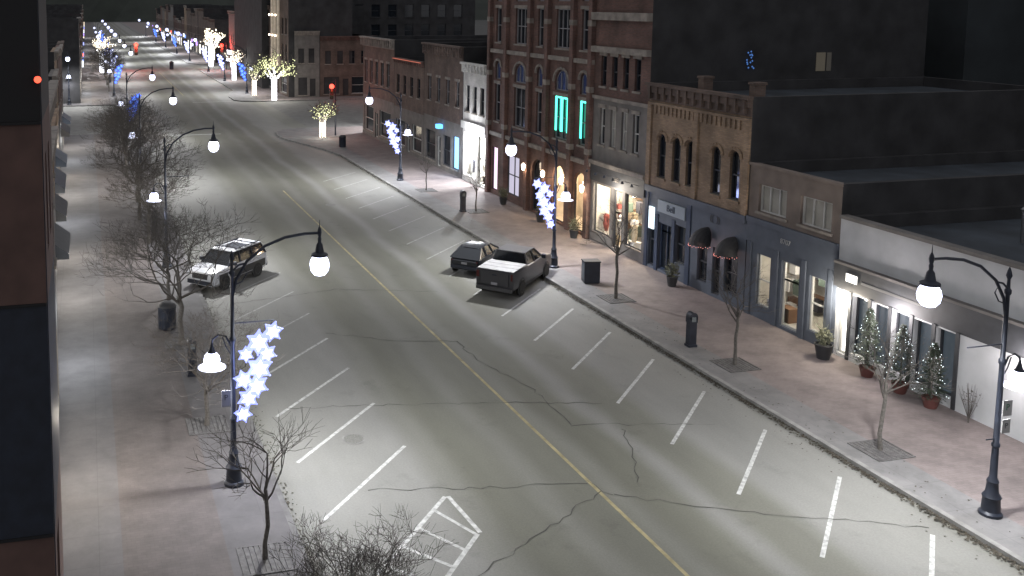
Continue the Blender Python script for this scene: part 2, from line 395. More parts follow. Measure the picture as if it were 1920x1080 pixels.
def building(name, label, cat, loc, rot, Wd, H, D, zones, ops, roofm=ROOF, cornice=None, capm=STONE, par=.55, group=None, side=None):
    root = thing(name, label, cat, loc, rot, group)
    mats = [z[1] for z in zones]+[side or SIDEW]; SI = len(zones)
    us = sorted(set([0, Wd]+[o["u0"] for o in ops]+[o["u1"] for o in ops]))
    zs = sorted(set([0, H]+[z[0] for z in zones if z[0] < H]+[o["z0"] for o in ops]+[o["z1"] for o in ops]))
    def zm(z):
        for i, (t, m) in enumerate(zones):
            if z <= t: return i
        return len(zones)-1
    b = MB()
    for i in range(len(us)-1):
        for j in range(len(zs)-1):
            uc = (us[i]+us[i+1])/2; zc = (zs[j]+zs[j+1])/2
            if any(o["u0"] < uc < o["u1"] and o["z0"] < zc < o["z1"] for o in ops): continue
            b.quad([(us[i],0,zs[j]),(us[i+1],0,zs[j]),(us[i+1],0,zs[j+1]),(us[i],0,zs[j+1])], zm(zc))
    b.quad([(0,0,0),(0,0,H),(0,D,H),(0,D,0)], SI); b.quad([(Wd,0,0),(Wd,0,H),(Wd,D,H),(Wd,D,0)], SI)
    b.quad([(0,D,0),(0,D,H),(Wd,D,H),(Wd,D,0)], SI)
    t = .3; k0 = SI
    b.quad([(0,0,H),(Wd,0,H),(Wd-t,t,H),(t,t,H)], len(zones)-1); b.quad([(Wd,0,H),(Wd,D,H),(Wd-t,D-t,H),(Wd-t,t,H)], k0)
    b.quad([(0,0,H),(0,D,H),(t,D-t,H),(t,t,H)], k0); b.quad([(0,D,H),(Wd,D,H),(Wd-t,D-t,H),(t,D-t,H)], k0)
    for q in [((t,t),(Wd-t,t)), ((Wd-t,t),(Wd-t,D-t)), ((Wd-t,D-t),(t,D-t)), ((t,D-t),(t,t))]:
        b.quad([(*q[0],H),(*q[1],H),(*q[1],H-par),(*q[0],H-par)], k0)
    for o in ops:
        u0, u1, z0, z1 = o["u0"], o["u1"], o["z0"], o["z1"]; k = zm((z0+z1)/2); d = o["depth"]; ah = o["arch"]
        b.quad([(u0,0,z0),(u0,d,z0),(u0,d,z1),(u0,0,z1)], k); b.quad([(u1,0,z0),(u1,d,z0),(u1,d,z1),(u1,0,z1)], k)
        b.quad([(u0,0,z0),(u1,0,z0),(u1,d,z0),(u0,d,z0)], k)
        if ah:
            pts = arc(u1-u0); zb = z1-ah
            for (a, da), (c, dc) in zip(pts, pts[1:]):
                b.quad([(u0+a,0,zb+ah*da),(u0+c,0,zb+ah*dc),(u0+c,0,z1),(u0+a,0,z1)], k)
                b.quad([(u0+a,0,zb+ah*da),(u0+c,0,zb+ah*dc),(u0+c,d,zb+ah*dc),(u0+a,d,zb+ah*da)], k)
        else:
            b.quad([(u0,0,z1),(u1,0,z1),(u1,d,z1),(u0,d,z1)], k)
    b.obj("wall", mats, root, smooth=False)
    r = MB(); r.quad([(t,t,H-par+.02),(Wd-t,t,H-par+.02),(Wd-t,D-t,H-par+.02),(t,D-t,H-par+.02)]); ro = r.obj("roof", roofm, root, smooth=False)
    if cornice:
        h, pr, cm = cornice; c = MB()
        c.box((-.03,-pr,H-.12),(Wd+.03,.0-.003,H+.04)); c.box((.0,-pr*.6,H-h*.55),(Wd,-.003,H-.122)); c.box((.0,-pr*.25,H-h),(Wd,-.003,H-h*.55-.002))
        n = int(Wd/.6)
        for i in range(n):
            u = (i+.5)*Wd/n; c.box((u-.08,-pr*.85,H-h*.9),(u+.08,-pr*.26,H-.123))
        c.obj("cornice", cm, root, smooth=False)
    for o in ops:
        u0, u1, z0, z1 = o["u0"], o["u1"], o["z0"], o["z1"]; d = o["depth"]; ah = o["arch"]; fw = .07 if o["kind"] == "window" else .09
        w = MB(); yd = d-.09
        w.box((u0+.002,yd,z0+.002),(u0+fw,d-.012,z1-.003-ah)); w.box((u1-fw,yd,z0+.002),(u1-.002,d-.012,z1-.003-ah))
        w.box((u0+fw,yd+.002,z0+.002),(u1-fw,d-.014,z0+fw))
        if not ah: w.box((u0+fw,yd+.002,z1-fw),(u1-fw,d-.014,z1-.003))
        for i in range(1, o["nx"]):
            u = u0+(u1-u0)*i/o["nx"]; w.box((u-.03,yd+.01,z0+fw),(u+.03,d-.013,z1-fw-ah*.2))
        for i in range(1, o["nz"]):
            z = z0+(z1-z0)*i/o["nz"] if o["nz"] < 3 or o["kind"] != "door" else z0+2.1
            w.box((u0+fw,yd-.004,z-.03),(u1-fw,d-.016,z+.03))
        if ah:
            pts = arc(u1-u0); zb = z1-ah
            w.tube([(u0+a*.96+.015,yd+.04,zb+ah*s*.95) for a, s in pts], .035, 5)
        if o["sill"] and o["kind"] == "window":
            w.box((u0-.1,-.09,z0-.12),(u1+.1,-.004,z0-.005), 1)
        if o["hood"]:
            if ah:
                pts = arc(u1-u0+.24); zb = z1-ah
                w.tube([(u0-.12+a,-.02,zb+(ah+.12)*s) for a, s in pts], .1, 5, 1)
            else: w.box((u0-.12,-.07,z1+.005),(u1+.12,-.004,z1+.22), 1)
        wo = w.obj(o["kind"], [o["frame"], o["hood"] or capm], root, smooth=False)
        p = MB()
        if ah:
            pts = arc(u1-u0); zb = z1-ah
            p.quad([(u0,d-.004,z0),(u1,d-.004,z0)]+[(u0+a,d-.004,zb+ah*s) for a, s in reversed(pts)])
        else: p.quad([(u0,d-.004,z0),(u1,d-.004,z0),(u1,d-.004,z1),(u0,d-.004,z1)])
        if o["room"]:
            p.obj("window_pane", CLEAR, wo, smooth=False)
        else: p.obj("window_pane" if o["kind"] == "window" else "door_glass", o["pane"], wo, smooth=False)
    return root

def room(root, u0, u1, z1, col, watt, seed=0, dep=3.0, z0=.14, items=True, mann=0):
    r = MB(); y0 = .225; y1 = dep
    r.quad([(u0,y1,z0),(u1,y1,z0),(u1,y1,z1),(u0,y1,z1)]); r.quad([(u0,y0,z0),(u0,y1,z0),(u0,y1,z1),(u0,y0,z1)]); r.quad([(u1,y0,z0),(u1,y1,z0),(u1,y1,z1),(u1,y0,z1)])
    r.quad([(u0,y0,z0),(u1,y0,z0),(u1,y1,z0),(u0,y1,z0)]); r.quad([(u0,y0,z1),(u1,y0,z1),(u1,y1,z1),(u0,y1,z1)])
    ro = r.obj("shop_interior", INTER, root, smooth=False)
    rr = random.Random(seed)
    if items:
        m = MB(); n = int((u1-u0)/.5)
        for i in range(n):
            for lv in range(3):
                if rr.random() < .75:
                    a = u0+.1+i*(u1-u0)/n; z = z0+.2+lv*.85; w = rr.uniform(.2, .45); h = rr.uniform(.2, .7); yy = rr.uniform(1.2, dep-.5)
                    m.box((a,yy,z),(a+w,yy+.3,z+h), rr.randrange(6))
        for lv in range(1, 4): m.box((u0+.05,dep-.4,z0+lv*.8),(u1-.05,dep-.05,z0+lv*.8+.04), 5)
        for i in range(3):
            a = rr.uniform(u0+.3, u1-.9); m.box((a,.5,z0),(a+.6,1.0,z0+rr.uniform(.4, .9)), rr.choice([1,4,5]))
        m.obj("shop_display", MERCH, root, smooth=False)
    for i in range(mann):
        mm = MB(); a = u0+.5+i*(u1-u0-.9)/max(1, mann-1); cc = rr.choice([0,1,3,4])
        mm.lathe([(.14,.02),(.14,.05),(.02,.06),(.02,.5)], 8, (a,.7,z0), 4)
        mm.lathe([(.10,.5),(.17,.8),(.19,.95),(.13,1.15),(.19,1.38),(.17,1.5),(.06,1.56)], 10, (a,.7,z0), cc)
        mm.ball((a,.7,z0+1.68), .11, 8, 4, 1.2)
        for s in (-1, 1): mm.tube([(a+s*.19,.7,z0+1.45),(a+s*.26,.72,z0+1.15),(a+s*.22,.62,z0+.9)], [.05,.045,.035], 6, cc)
        mm.obj("mannequin", MERCH, root)
    light("ceiling_light", ((u0+u1)/2, 1.0, z1-.25), watt, col, .25, root)

BR_TAN = brick("tan_brick", (.29,.20,.13), (.21,.14,.09), (.17,.15,.12))
BR_RED = brick("red_brick", (.135,.068,.054), (.095,.05,.04), (.09,.08,.075))
BR_BROWN = brick("brown_brick", (.12,.08,.063), (.09,.06,.048), (.09,.085,.08))
BR_WHITE = brick("white_painted_brick", (.5,.49,.46), (.44,.43,.41), (.33,.32,.3))
GREYST = mat("grey_stucco", (.13,.122,.115), .85, var=.2, scale=1.5, bump=.2)
BROWNST = mat("brown_stucco", (.15,.122,.105), .85, var=.22, scale=1.2, bump=.2)
SLATE = mat("slate_blue_panelling", (.06,.072,.095), .6, var=.15, scale=2)
NAVY = mat("navy_paint", (.02,.032,.06), .5, var=.15)
WHITEW = mat("white_stucco", (.40,.41,.42), .85, var=.15, scale=.8, bump=.1)
CHAR = mat("charcoal_fascia", (.03,.032,.036), .6, var=.2)
R_ = -rad(90)
WARM = (1, .70, .42); NEUT = (1, .9, .75); COOL = (.85, .93, 1)

# --- A white low building
Ya = 32.25
opsA = [W(.15,.62,.14,2.6, kind="door", frame=FRAMEW, pane=emis("lit_entrance_glass",(1,.95,.9),4), nz=1)]
for u in [.85,1.83,2.81,3.79,4.77]:
    opsA.append(W(u,u+.80,.35,2.75, frame=FRAMED, nz=1, nx=1, sill=False, depth=.3, pane=mat("dim_shop_glass",(.03,.035,.04),.06,em=(.5,.65,.8),es=.07)))
A = building("white_shop_building", "low white rendered shop with charcoal fascia and Christmas trees outside", "building", (FR,Ya,.13), R_, 26, 5.8, 20,
             [(2.8, WHITEW), (4.0, CHAR), (9, WHITEW)], opsA, cornice=None)
f = MB(); f.box((.02,-.22,2.95),(26,-.004,3.9)); f.box((.02,-.26,3.9),(26,-.004,4.0), 1); f.obj("fascia", [CHAR, GREYST], A, smooth=False)
boxes("pilaster", CHAR, A, [((u,-.05,.02),(u+.15,-.004,2.85)) for u in [.66,1.67,2.65,3.63,4.61,5.6]])
f = MB(); f.box((-.0,-.1,5.72),(26,.32,5.85)); f.obj("parapet_cap", GREYST, A, smooth=False)
f = MB(); f.box((.7,-.26,3.3),(1.25,-.225,3.62)); f.obj("illuminated_sign", emis("sign_light",(1,.97,.9),2.5), A, smooth=False)
f = MB(); f.box((1.45,-.235,3.36),(4.3,-.222,3.46)); f.obj("sign_strip", emis("dim_sign_light",(1,.95,.9),.16), A, smooth=False)
light("doorway_light", (.4,-.5,2.4), 330, NEUT, .1, A)
light("shop_spill_light", (3.2,-.7,2.75), 330, (1,.92,.92), .4, A)
light("shop_spill_light", (8.5,-.7,2.75), 220, (1,.92,.92), .4, A)

# --- B brown building
Yb = 37.85
Bb = building("brown_shop_building", "brown two-storey shop with two white upper windows over slate-blue ground floor", "building", (FR,Yb,.13), R_, 5.6, 7.1, 16,
   [(4.55, SLATE), (9, BROWNST)],
   [W(.65,2.45,4.95,6.2, nx=3, nz=1, pane=BLIND), W(3.3,5.1,4.95,6.2, nx=3, nz=1, pane=BLIND),
    W(.75,1.65,.6,3.0, frame=FRAMEW, room=1, nz=2, sill=False), W(2.35,3.45,.14,3.1, kind="door", frame=FRAMEW, room=1, nz=3, sill=False), W(4.05,4.95,.5,2.9, frame=FRAMEW, room=1, nz=2, sill=False)])
room(Bb, .4, 5.4, 3.2, NEUT, 170, 3)
f = MB(); f.box((.01,-.12,4.35),(5.59,-.004,4.62)); f.box((.01,-.06,3.45),(5.59,-.004,4.348)); f.obj("fascia", SLATE, Bb, smooth=False)
boxes("pilaster", SLATE, Bb, [((u,-.07,.01),(u+.25,-.005,3.44)) for u in (.12, 1.9, 3.6, 5.15)])
f = MB(); f.box((-.02,-.08,7.0),(5.62,-.004,7.12)); f.obj("parapet_cap", BROWNST, Bb, smooth=False)
text("8707", "sign_lettering", .32, (2.6,-.085,3.95), mat("dull_white_letters",(.25,.26,.27),.6), Bb)

# --- C tan brick
Yc = 46.2; ops = []
for yy in (44.9,43.6,42.4,40.35,38.95): ops.append(W(Yc-yy-.36,Yc-yy+.36,5.1,7.45, arch=.34, frame=FRAMED, hood=BR_TAN))
ops += [W(.35,.95,.14,3.0, frame=FRAMED, sill=False), W(1.3,2.5,.14,2.7, kind="door", frame=NAVY, nz=3, nx=2), W(2.8,3.7,.9,2.9, frame=FRAMED, sill=False),
        W(4.7,5.5,.5,2.5, frame=FRAMED, sill=False), W(5.9,6.5,.14,2.5, kind="door", frame=FRAMED), W(6.8,7.8,.5,2.5, frame=FRAMED, sill=False)]
Cc = building("tan_brick_building", "two-storey tan brick building with five arched windows and dark shopfronts", "building", (FR,Yc,.13), R_, 8.3, 10.1, 18,
   [(4.55, SLATE), (12, BR_TAN)], ops, cornice=(.9, .32, BR_BROWN))
f = MB(); n = 22
f.box((.0,-.1,8.95),(8.3,-.005,9.1))
for i in range(n):
    u = .2+i*(7.9/n); f.box((u,-.07,8.5),(u+.18,-.004,8.955))
f.obj("brick_corbelling", BR_TAN, Cc, smooth=False)
boxes("brick_pilaster", BR_TAN, Cc, [((u,-.12,4.56),(u+.35,-.006,8.94)) for u in (0,4.1,7.95)])
f = MB(); f.box((.01,-.14,4.2),(8.29,-.01,4.55)); f.obj("shopfront_trim", SLATE, Cc, smooth=False)
boxes("pilaster", NAVY, Cc, [((.02,-.06,.0),(.3,-.01,4.19)), ((1.0,-.06,.0),(1.28,-.01,3.1)), ((2.52,-.06,.0),(2.78,-.01,3.1)), ((3.75,-.06,0),(4.1,-.01,4.19))])
f = MB(); f.box((1.3,-.12,3.3),(3.7,-.02,3.95)); f.obj("shop_sign_board", mat("pale_sign",(.2,.23,.26),.6), Cc, smooth=False)
text("Bell", "sign_lettering", .5, (2.5,-.14,3.62), NAVY, Cc)
f = MB(); f.box((.45,-.09,2.2),(.9,-.012,3.4)); f.obj("illuminated_sign", emis("poster_light",(.75,.9,1),1.8), Cc, smooth=False)
text("((  ))", "sign_emblem", .42, (6.0,-.03,3.9), FRAMED, Cc)
for i, u in enumerate((4.95, 6.95)):
    f = MB(); n = 10; w = 1.15
    prof = []
    for j in range(n+1):
        t = math.pi*j/n
        prof.append((u-.0+w/2-w/2*math.cos(t), math.sin(t)))
    for (a, s), (c, s2) in zip(prof, prof[1:]):
        for k in range(5):
            t0, t1 = k/5*math.pi/2, (k+1)/5*math.pi/2
            P = lambda uu, ss, t: (u+w/2+(uu-u-w/2)*(.55+.45*math.cos(t)) , -.05-.95*math.cos(t)*(.25+.75*ss), 2.55+.85*math.sin(t)*(.35+.65*ss))
            f.quad([P(a,s,t0),P(c,s2,t0),P(c,s2,t1),P(a,s,t1)])
    aw = f.obj("dome_awning", mat("black_canvas",(.015,.015,.017),.7), Cc)
    f = MB()
    for j in range(20):
        t = math.pi*j/19; ss = math.sin(t); f.octa((u+w/2-w/2*math.cos(t), -.07-.95*(.25+.75*ss), 2.53-.06*math.sin(j*1.3)**2), .02)
    lo = f.obj("red_string_lights", emis("pinkish_red_bulbs",(1,.35,.3),1.8), aw, smooth=False); lo["kind"] = "stuff"
light("awning_light", (6,-.8,2.3), 25, (1,.65,.6), .1, Cc)
for u in (3.9, 7.75):
    f = MB(); f.box((u,.2,9.9),(u+.42,.75,10.65)); f.box((u-.05,.15,10.65),(u+.47,.8,10.76)); f.obj("chimney", BR_BROWN, Cc, smooth=False)

# --- D grey three-storey with clothes shop
Yd = 52.1; ops = []
for i in range(4): ops.append(W(.75+i*1.2,1.35+i*1.2,6.0,8.2, frame=FRAMEW, pane=BLIND if i in (1,2) else GLASS, hood=STONE))
for i in range(4): ops.append(W(.75+i*1.2,1.35+i*1.2,9.5,11.3, frame=FRAMED, hood=STONE))
ops += [W(.3,2.2,.6,3.6, room=1, nz=1, frame=FRAMED, sill=False), W(2.5,3.5,.14,3.6, kind="door", room=1, nz=3, frame=FRAMED), W(3.8,5.6,.6,3.6, room=1, nz=1, frame=FRAMED, sill=False)]
Dd = building("grey_shop_building", "three-storey brick building with bright clothes shop window on ground floor", "building", (FR,Yd,.13), R_, 5.9, 15.6, 18,
   [(5.0, GREYST), (8.9, GREYST), (16, BR_RED)], ops, cornice=(.8,.4,STONE))
room(Dd, .2, 5.7, 3.9, (1,.86,.66), 1150, 5, mann=4)
boxes("string_course", STONE, Dd, [((0,-.3,11.5),(5.9,-.004,11.85)), ((0,-.35,13.4),(5.9,-.004,13.85)), ((0,-.25,4.75),(5.9,-.004,5.0)), ((0,-.12,8.7),(5.9,-.004,8.9))])
f = MB(); f.box((.05,-.12,3.75),(5.85,-.005,4.74)); f.obj("fascia", CHAR, Dd, smooth=False)
text("103", "sign_lettering", .4, (3,-.14,4.2), STONE, Dd)
for i in range(6):
    f = MB(); u = .5+i*.98; f.tube([(u,-.12,4.3),(u,-.5,4.42),(u,-.6,4.35)], .015, 5); f.lathe([(.02,.08),(.09,-.05),(.1,-.08)], 8, (u,-.60,4.36))
    f.obj("gooseneck_light", BLACK, Dd)
light("shop_spill_light", (3,-.6,3.6), 260, (1,.9,.78), .5, Dd)
f = MB(); f.box((5.905,10.5,10.55),(5.93,11.1,11.6)); f.obj("side_window", mat("dim_lit_curtain",(.12,.11,.09),.8,em=(1,.85,.6),es=.035), Dd, smooth=False)
f = MB(); f.box((5.905,11.2,10.55),(5.93,11.5,11.6)); f.obj("side_window", mat("dimmer_curtain",(.08,.08,.08),.8,em=(1,.85,.6),es=.02), Dd, smooth=False)
f = MB(); rr = random.Random(9)
for i in range(14): f.octa((6.0, 5.9+rr.uniform(0,.5), 10.7+rr.uniform(0,1.1)), .06)
o = f.obj("blue_light_cluster", emis("dim_blue_bulbs",(.12,.32,.9),.5), Dd, smooth=False); o["kind"] = "stuff"

# --- E ornate tall building
Ye = 67.5; ops = []; WdE = 15.4
WINBL = mat("dim_blue_glass", (.02,.03,.05), .1, em=(.12,.16,.45), es=.07)
DIMF = mat("grey_painted_frame", (.2,.2,.21), .6, var=.1)
cols = [(1.0,1.9,0),(4.3,6.1,1),(7.8,8.6,0),(10.4,12.2,1),(13.7,14.6,0)]
for u0, u1, big in cols:
    ops.append(W(u0,u1,5.6,8.4, nx=2 if big else 1, nz=2, hood=STONE, frame=DIMF))
    ops.append(W(u0,u1,8.75,10.1, arch=.8 if big else .45, nx=3 if big else 1, nz=1, hood=STONE, pane=WINBL, sill=False, frame=DIMF))
    ops.append(W(u0,u1,11.5,14.0, nx=3 if big else 1, nz=2, hood=STONE, frame=DIMF))
    ops.append(W(u0,u1,14.5,16.0, arch=.8 if big else .45, nx=3 if big else 1, nz=1, hood=STONE, sill=False, frame=DIMF))
ops += [W(.6,1.7,.3,3.6, frame=FRAMED, pane=emis("pink_lit_glass",(1,.75,.95),1.5), nz=1, sill=False), W(3.3,5.4,.5,3.4, frame=FRAMED, pane=emis("lilac_lit_glass",(.85,.8,1),.7), nx=2, sill=False),
        W(7.4,9.2,.14,3.8, arch=.9, kind="door", frame=FRAMED, pane=GLASS, nz=1), W(10.4,12.0,.14,3.9, arch=.8, kind="door", room=1, frame=FRAMED, nz=1), W(13.2,14.9,.14,3.9, arch=.85, kind="door", room=1, frame=FRAMED, nz=1)]
E = building("ornate_brick_building", "tall ornate red brick building with stone trim and warm-lit arched entrances", "building", (FR,Ye,.13), R_, WdE, 21, 22, [(30, BR_RED)], ops, cornice=(1.2,.6,STONE))
room(E, 9.8, 15.2, 4.1, WARM, 900, 8, dep=2.2, items=False)
for u in (0.02, 2.9, 6.7, 9.3, 12.7, 14.98):
    f = MB(); f.box((u,-.28,0),(u+.4,-.004,18.5), 0)
    for z in (5.2,9.0,13.0): f.box((u-.03,-.31,z),(u+.43,-.005,z+.35), 1)
    f.obj("pilaster", [BR_RED, STONE], E, smooth=False)
boxes("string_course", STONE, E, [((0,-.2,z),(15.4,-.006,z+.28)) for z in (4.5,10.7,17.0)])
f = MB()
for (a, c) in ((10.45,10.62),(12.0,12.17)): f.box((a,.05,6.1),(c,.1,8.35))
f.box((10.62,.05,8.25),(12.0,.1,8.35)); f.box((11.15,.05,6.1),(11.4,.1,8.249)); f.obj("green_strip_light", emis("green_strip",(.1,1,.7),3), E, smooth=False)
f = MB(); f.box((13.72,.05,6.0),(13.87,.1,8.35)); f.box((14.43,.05,6.0),(14.58,.1,8.35)); f.box((13.87,.05,8.25),(14.43,.1,8.35)); f.obj("green_strip_light", MATS["green_strip"], E, smooth=False)
for u in (7.0, 9.9, 12.45, 15.1):
    light("wall_lantern_glow", (u,-.55,2.9), 90, WARM, .12, E)
    f = MB(); f.lathe([(.07,-.25),(.13,-.1),(.15,.12),(.04,.25)], 8, (u,-.46,3.1)); f.obj("wall_lantern", emis("warm_lantern",(1,.8,.6),7), E)

# --- F white narrow
Yf = 72.7
ops = [W(.5+i*1.45,1.3+i*1.45,5.7,7.8, frame=FRAMED) for i in range(3)]+[W(.3,2.9,.5,4.0, room=1, nz=1, nx=2, frame=FRAMEW, sill=False), W(3.2,4.6,.14,4.0, kind="door", room=1, nz=3, frame=FRAMEW)]
F = building("white_brick_building", "narrow white-painted brick building with brightly lit shopfront", "building", (FR,Yf,.13), R_, 4.9, 9.6, 18, [(20, BR_WHITE)], ops, cornice=(.8,.35,FRAMEW))
room(F, .2, 4.7, 4.2, (.93,.96,1), 4200, 9, mann=2)
f = MB(); f.box((.03,-.2,4.3),(4.87,-.004,4.9)); f.obj("fascia", FRAMEW, F, smooth=False)
light("shop_spill_light", (2.5,-.7,4.0), 800, (.93,.95,1), .5, F)

# --- G brown brick
Yg = 82
ops = [W(1+i*2.2,1.8+i*2.2,5.8,7.9, frame=DIMF, hood=STONE) for i in range(4)]+[W(.5,3,.5,3.1, frame=FRAMED), W(3.4,4.3,.14,2.8, kind="door"), W(4.8,6.6,.5,3.1, frame=FRAMED), W(7.0,8.5,.5,3.3, frame=FRAMED, pane=emis("blue_lit_panel",(.25,.55,1),2.6), nz=1)]
Gg = building("brown_brick_building", "brown brick two-storey building with blue lit window panel", "building", (FR,Yg,.13), R_, 9.2, 10.8, 18, [(4.4, GREYST), (20, BR_BROWN)], ops, cornice=(1,.35,BR_BROWN))
light("panel_light", (7.8,-.9,2), 80, (.4,.65,1), .3, Gg)
f = MB(); f.box((4.3,-.5,3.6),(4.9,-.05,3.95)); f.obj("illuminated_sign", emis("blue_sign",(.1,.4,1),3), Gg, smooth=False)
ops = [W(.8+i*2,1.6+i*2,5.6,7.4, frame=FRAMED) for i in range(4)]+[W(.6,3.4,.5,3), W(3.9,4.8,.14,2.8, kind="door"), W(5.4,8.1,.5,3)]
Hh = building("small_brick_building", "two-storey dark brick shop with red-lit eaves", "building", (FR,90.7,.13), R_, 8.65, 9.0, 16, [(4.2, GREYST), (20, BR_BROWN)], ops, cornice=(.5,.25,BR_RED))
f = MB(); f.box((.2,-.29,8.9),(8.4,-.26,8.96)); f.obj("red_strip_light", emis("red_strip",(1,.25,.15),.6), Hh, smooth=False)
ops = [W(.8+i*1.95,1.7+i*1.95,5.8,8.2, frame=DIMF, hood=STONE) for i in range(5)]+[W(.6,4.0,.5,3.2), W(4.6,5.6,.14,2.8, kind="door"), W(6.2,10,.5,3.2)]
Ii = building("corner_brick_building", "corner brick building with pale bracketed cornice", "building", (FR,101.8,.13), R_, 11.05, 10.7, 18, [(4.4, GREYST), (20, BR_BROWN)], ops, cornice=(1,.5,STONE))

# --- far side of cross street (facing camera)
ops = [W(.6,1.5,5.2,7.4, frame=DIMF), W(2.2,3.1,5.2,7.4, frame=DIMF), W(.6,2.0,.3,3, pane=emis("warm_glass",(1,.8,.55),.7)), W(2.4,3.3,.14,2.8, kind="door", pane=emis("cool_glass",(.8,.9,1),1.4))]
building("pale_corner_building", "rendered two-storey building with lit doorway", "building", (30.6,142,.13), 0, 3.9, 10, 14, [(20, GREYST)], ops, cornice=(.6,.3,STONE))
ops = [W(.8+i*1.9,1.7+i*1.9,5,7, frame=FRAMED) for i in range(4)]+[W(.6,3,.4,3, pane=emis("red_lit_glass",(1,.15,.10),.22)), W(3.6,4.5,.14,2.7, kind="door"), W(5,7.6,.4,3, pane=GLASS)]
J = building("red_brick_building", "red brick two-storey building with red-lit windows", "building", (34.6,142,.13), 0, 9, 9.2, 14, [(20, BR_BROWN)], ops, cornice=(.6,.3,BR_RED))
light("red_shop_light", (4,-6.5,3.2), 170, (1,.2,.13), .3, J)
ops = [W(1+i*3,2.6+i*3,5+3.4*j,7.2+3.4*j, frame=FRAMED) for i in range(12) for j in range(4)]
building("dark_office_block", "tall unlit dark block behind the shops", "building", (28.5,158,.13), 0, 38, 24, 30, [(60, SIDEW)], ops, capm=SIDEW)

# rows further up the street
def row(side, y0, y1, seed, hmin=8, hmax=13, xoff=None):
    rr = random.Random(seed); y = y0; i = 0
    while y < y1-4:
        w = min(rr.uniform(7, 13), y1-y); H = rr.uniform(hmin, hmax)
        m = rr.choice([BR_RED, BR_BROWN, BR_TAN, GREYST, BR_BROWN]); n = max(2, int(w/2.4)); ops = []
        for k in range(n):
            u = (k+.5)*w/n; ops.append(W(u-.45,u+.45,5.6,7.6, frame=FRAMED if rr.random() < .5 else FRAMEW, hood=STONE if i % 2 else None, pane=GLASS if rr.random() < .8 else mat("warm_dim_window",(.1,.08,.05),.5,em=(1,.7,.4),es=.5)))
        lit = rr.random()
        lc = [(1,.9,.76),(.9,.95,1),(1,.94,.85)]
        pm = GLASS if lit < .45 else mat("row_lit_glass_%d" % (i % 3), (.1,.1,.1), .4, em=lc[i % 3], es=2.2)
        ops += [W(.5,w*.42,.5,3.1, pane=pm, frame=FRAMED, sill=False), W(w*.46,w*.58,.14,2.8, kind="door"), W(w*.62,w-.5,.5,3.1, pane=pm, frame=FRAMED, sill=False)]
        xo = xoff(y) if xoff else 0
        if side > 0: loc, rt = (FR+rr.uniform(-.05, .05), y+w, .13), R_
        else: loc, rt = (FL+xo+rr.uniform(-.05, .02), y, .13), -R_
        bb = building("shop_building", "two-storey brick shop building with %s shopfront" % ("unlit" if lit < .45 else "lit"), "building", loc, rt, w-.05, H, 16, [(4.3, GREYST), (30, m)], ops, cornice=(.7,.3,rr.choice([STONE, m, BR_BROWN])), group="shop buildings lining the street")
        if side < 0 and rr.random() < .7 and y < 110:
            a = MB(); u0, u1 = .6, w*.6; a.quad([(u0,-.02,3.5),(u1,-.02,3.5),(u1,-.8,2.9),(u0,-.8,2.9)]); a.quad([(u0,-.8,2.9),(u1,-.8,2.9),(u1,-.8,2.65),(u0,-.8,2.65)])
            a.quad([(u0,-.02,3.5),(u0,-.8,2.9),(u0,-.8,2.65),(u0,-.02,2.65)]); a.quad([(u1,-.02,3.5),(u1,-.8,2.9),(u1,-.8,2.65),(u1,-.02,2.65)])
            a.obj("awning", rr.choice([SLATE, CHAR, CHAR]), bb, smooth=False)
        if (lit >= .45 or side < 0 and y < 90) and y < 240: light("shopfront_light", (w*.4,-.7,2.3), 480 if side < 0 else 160, lc[i % 3], .2, bb)
        y += w; i += 1
row(-1, 24.0, 104, 5, xoff=lambda y: -min(1.5, .35+(y-24)*.028))
row(-1, 141, 204, 6)
row(1, 156, 204, 8, 9, 14)
row(1, 227, 420, 9, 8, 14)
row(-1, 227, 420, 10, 8, 14)

ops = [W(1+i*2.6,2.2+i*2.6,5.4,8, frame=FRAMED) for i in range(5)]+[W(1+i*2.6,2.2+i*2.6,9.5,12, frame=FRAMED) for i in range(5)]+[W(1,5,.4,3.2), W(6,7,.14,2.8, kind="door"), W(8,12.5,.4,3.2)]
K = building("columned_corner_building", "three-storey corner building with floodlit pale columns", "building", (FR,155.9,.13), R_, 13.8, 18, 10, [(20, BR_BROWN)], ops, cornice=(1,.5,STONE))
COLM = mat("glowing_floodlit_stone",(.4,.36,.3),.8,var=.3,scale=1.5,em=(1,.82,.62),es=.16)  # faint emission puts the floodlight into the stone itself
for u in (3.4,5.8,8.4):
    f = MB(); f.lathe([(.32,4.5),(.24,4.8),(.22,15.5),(.3,15.9),(.32,16.1)], 10, (u,-.5,0)); f.obj("column", COLM, K)
    light("column_uplight", (u,-1.1,5.0), 60, (1,.85,.68), .2, K)
    f = MB()
    for zz in (9.2, 12.4): f.ball((u,-.95,zz), .16, 8)
    f.obj("column_lantern", emis("warm_lantern",(1,.8,.6),7), K)
f = MB(); f.box((2.8,-.95,16.1),(9,-.01,16.8)); f.obj("entablature", COLM, K, smooth=False); f = MB(); f.box((2.8,-.95,4.0),(9,-.01,4.5)); f.obj("balcony_base", STONE, K, smooth=False)

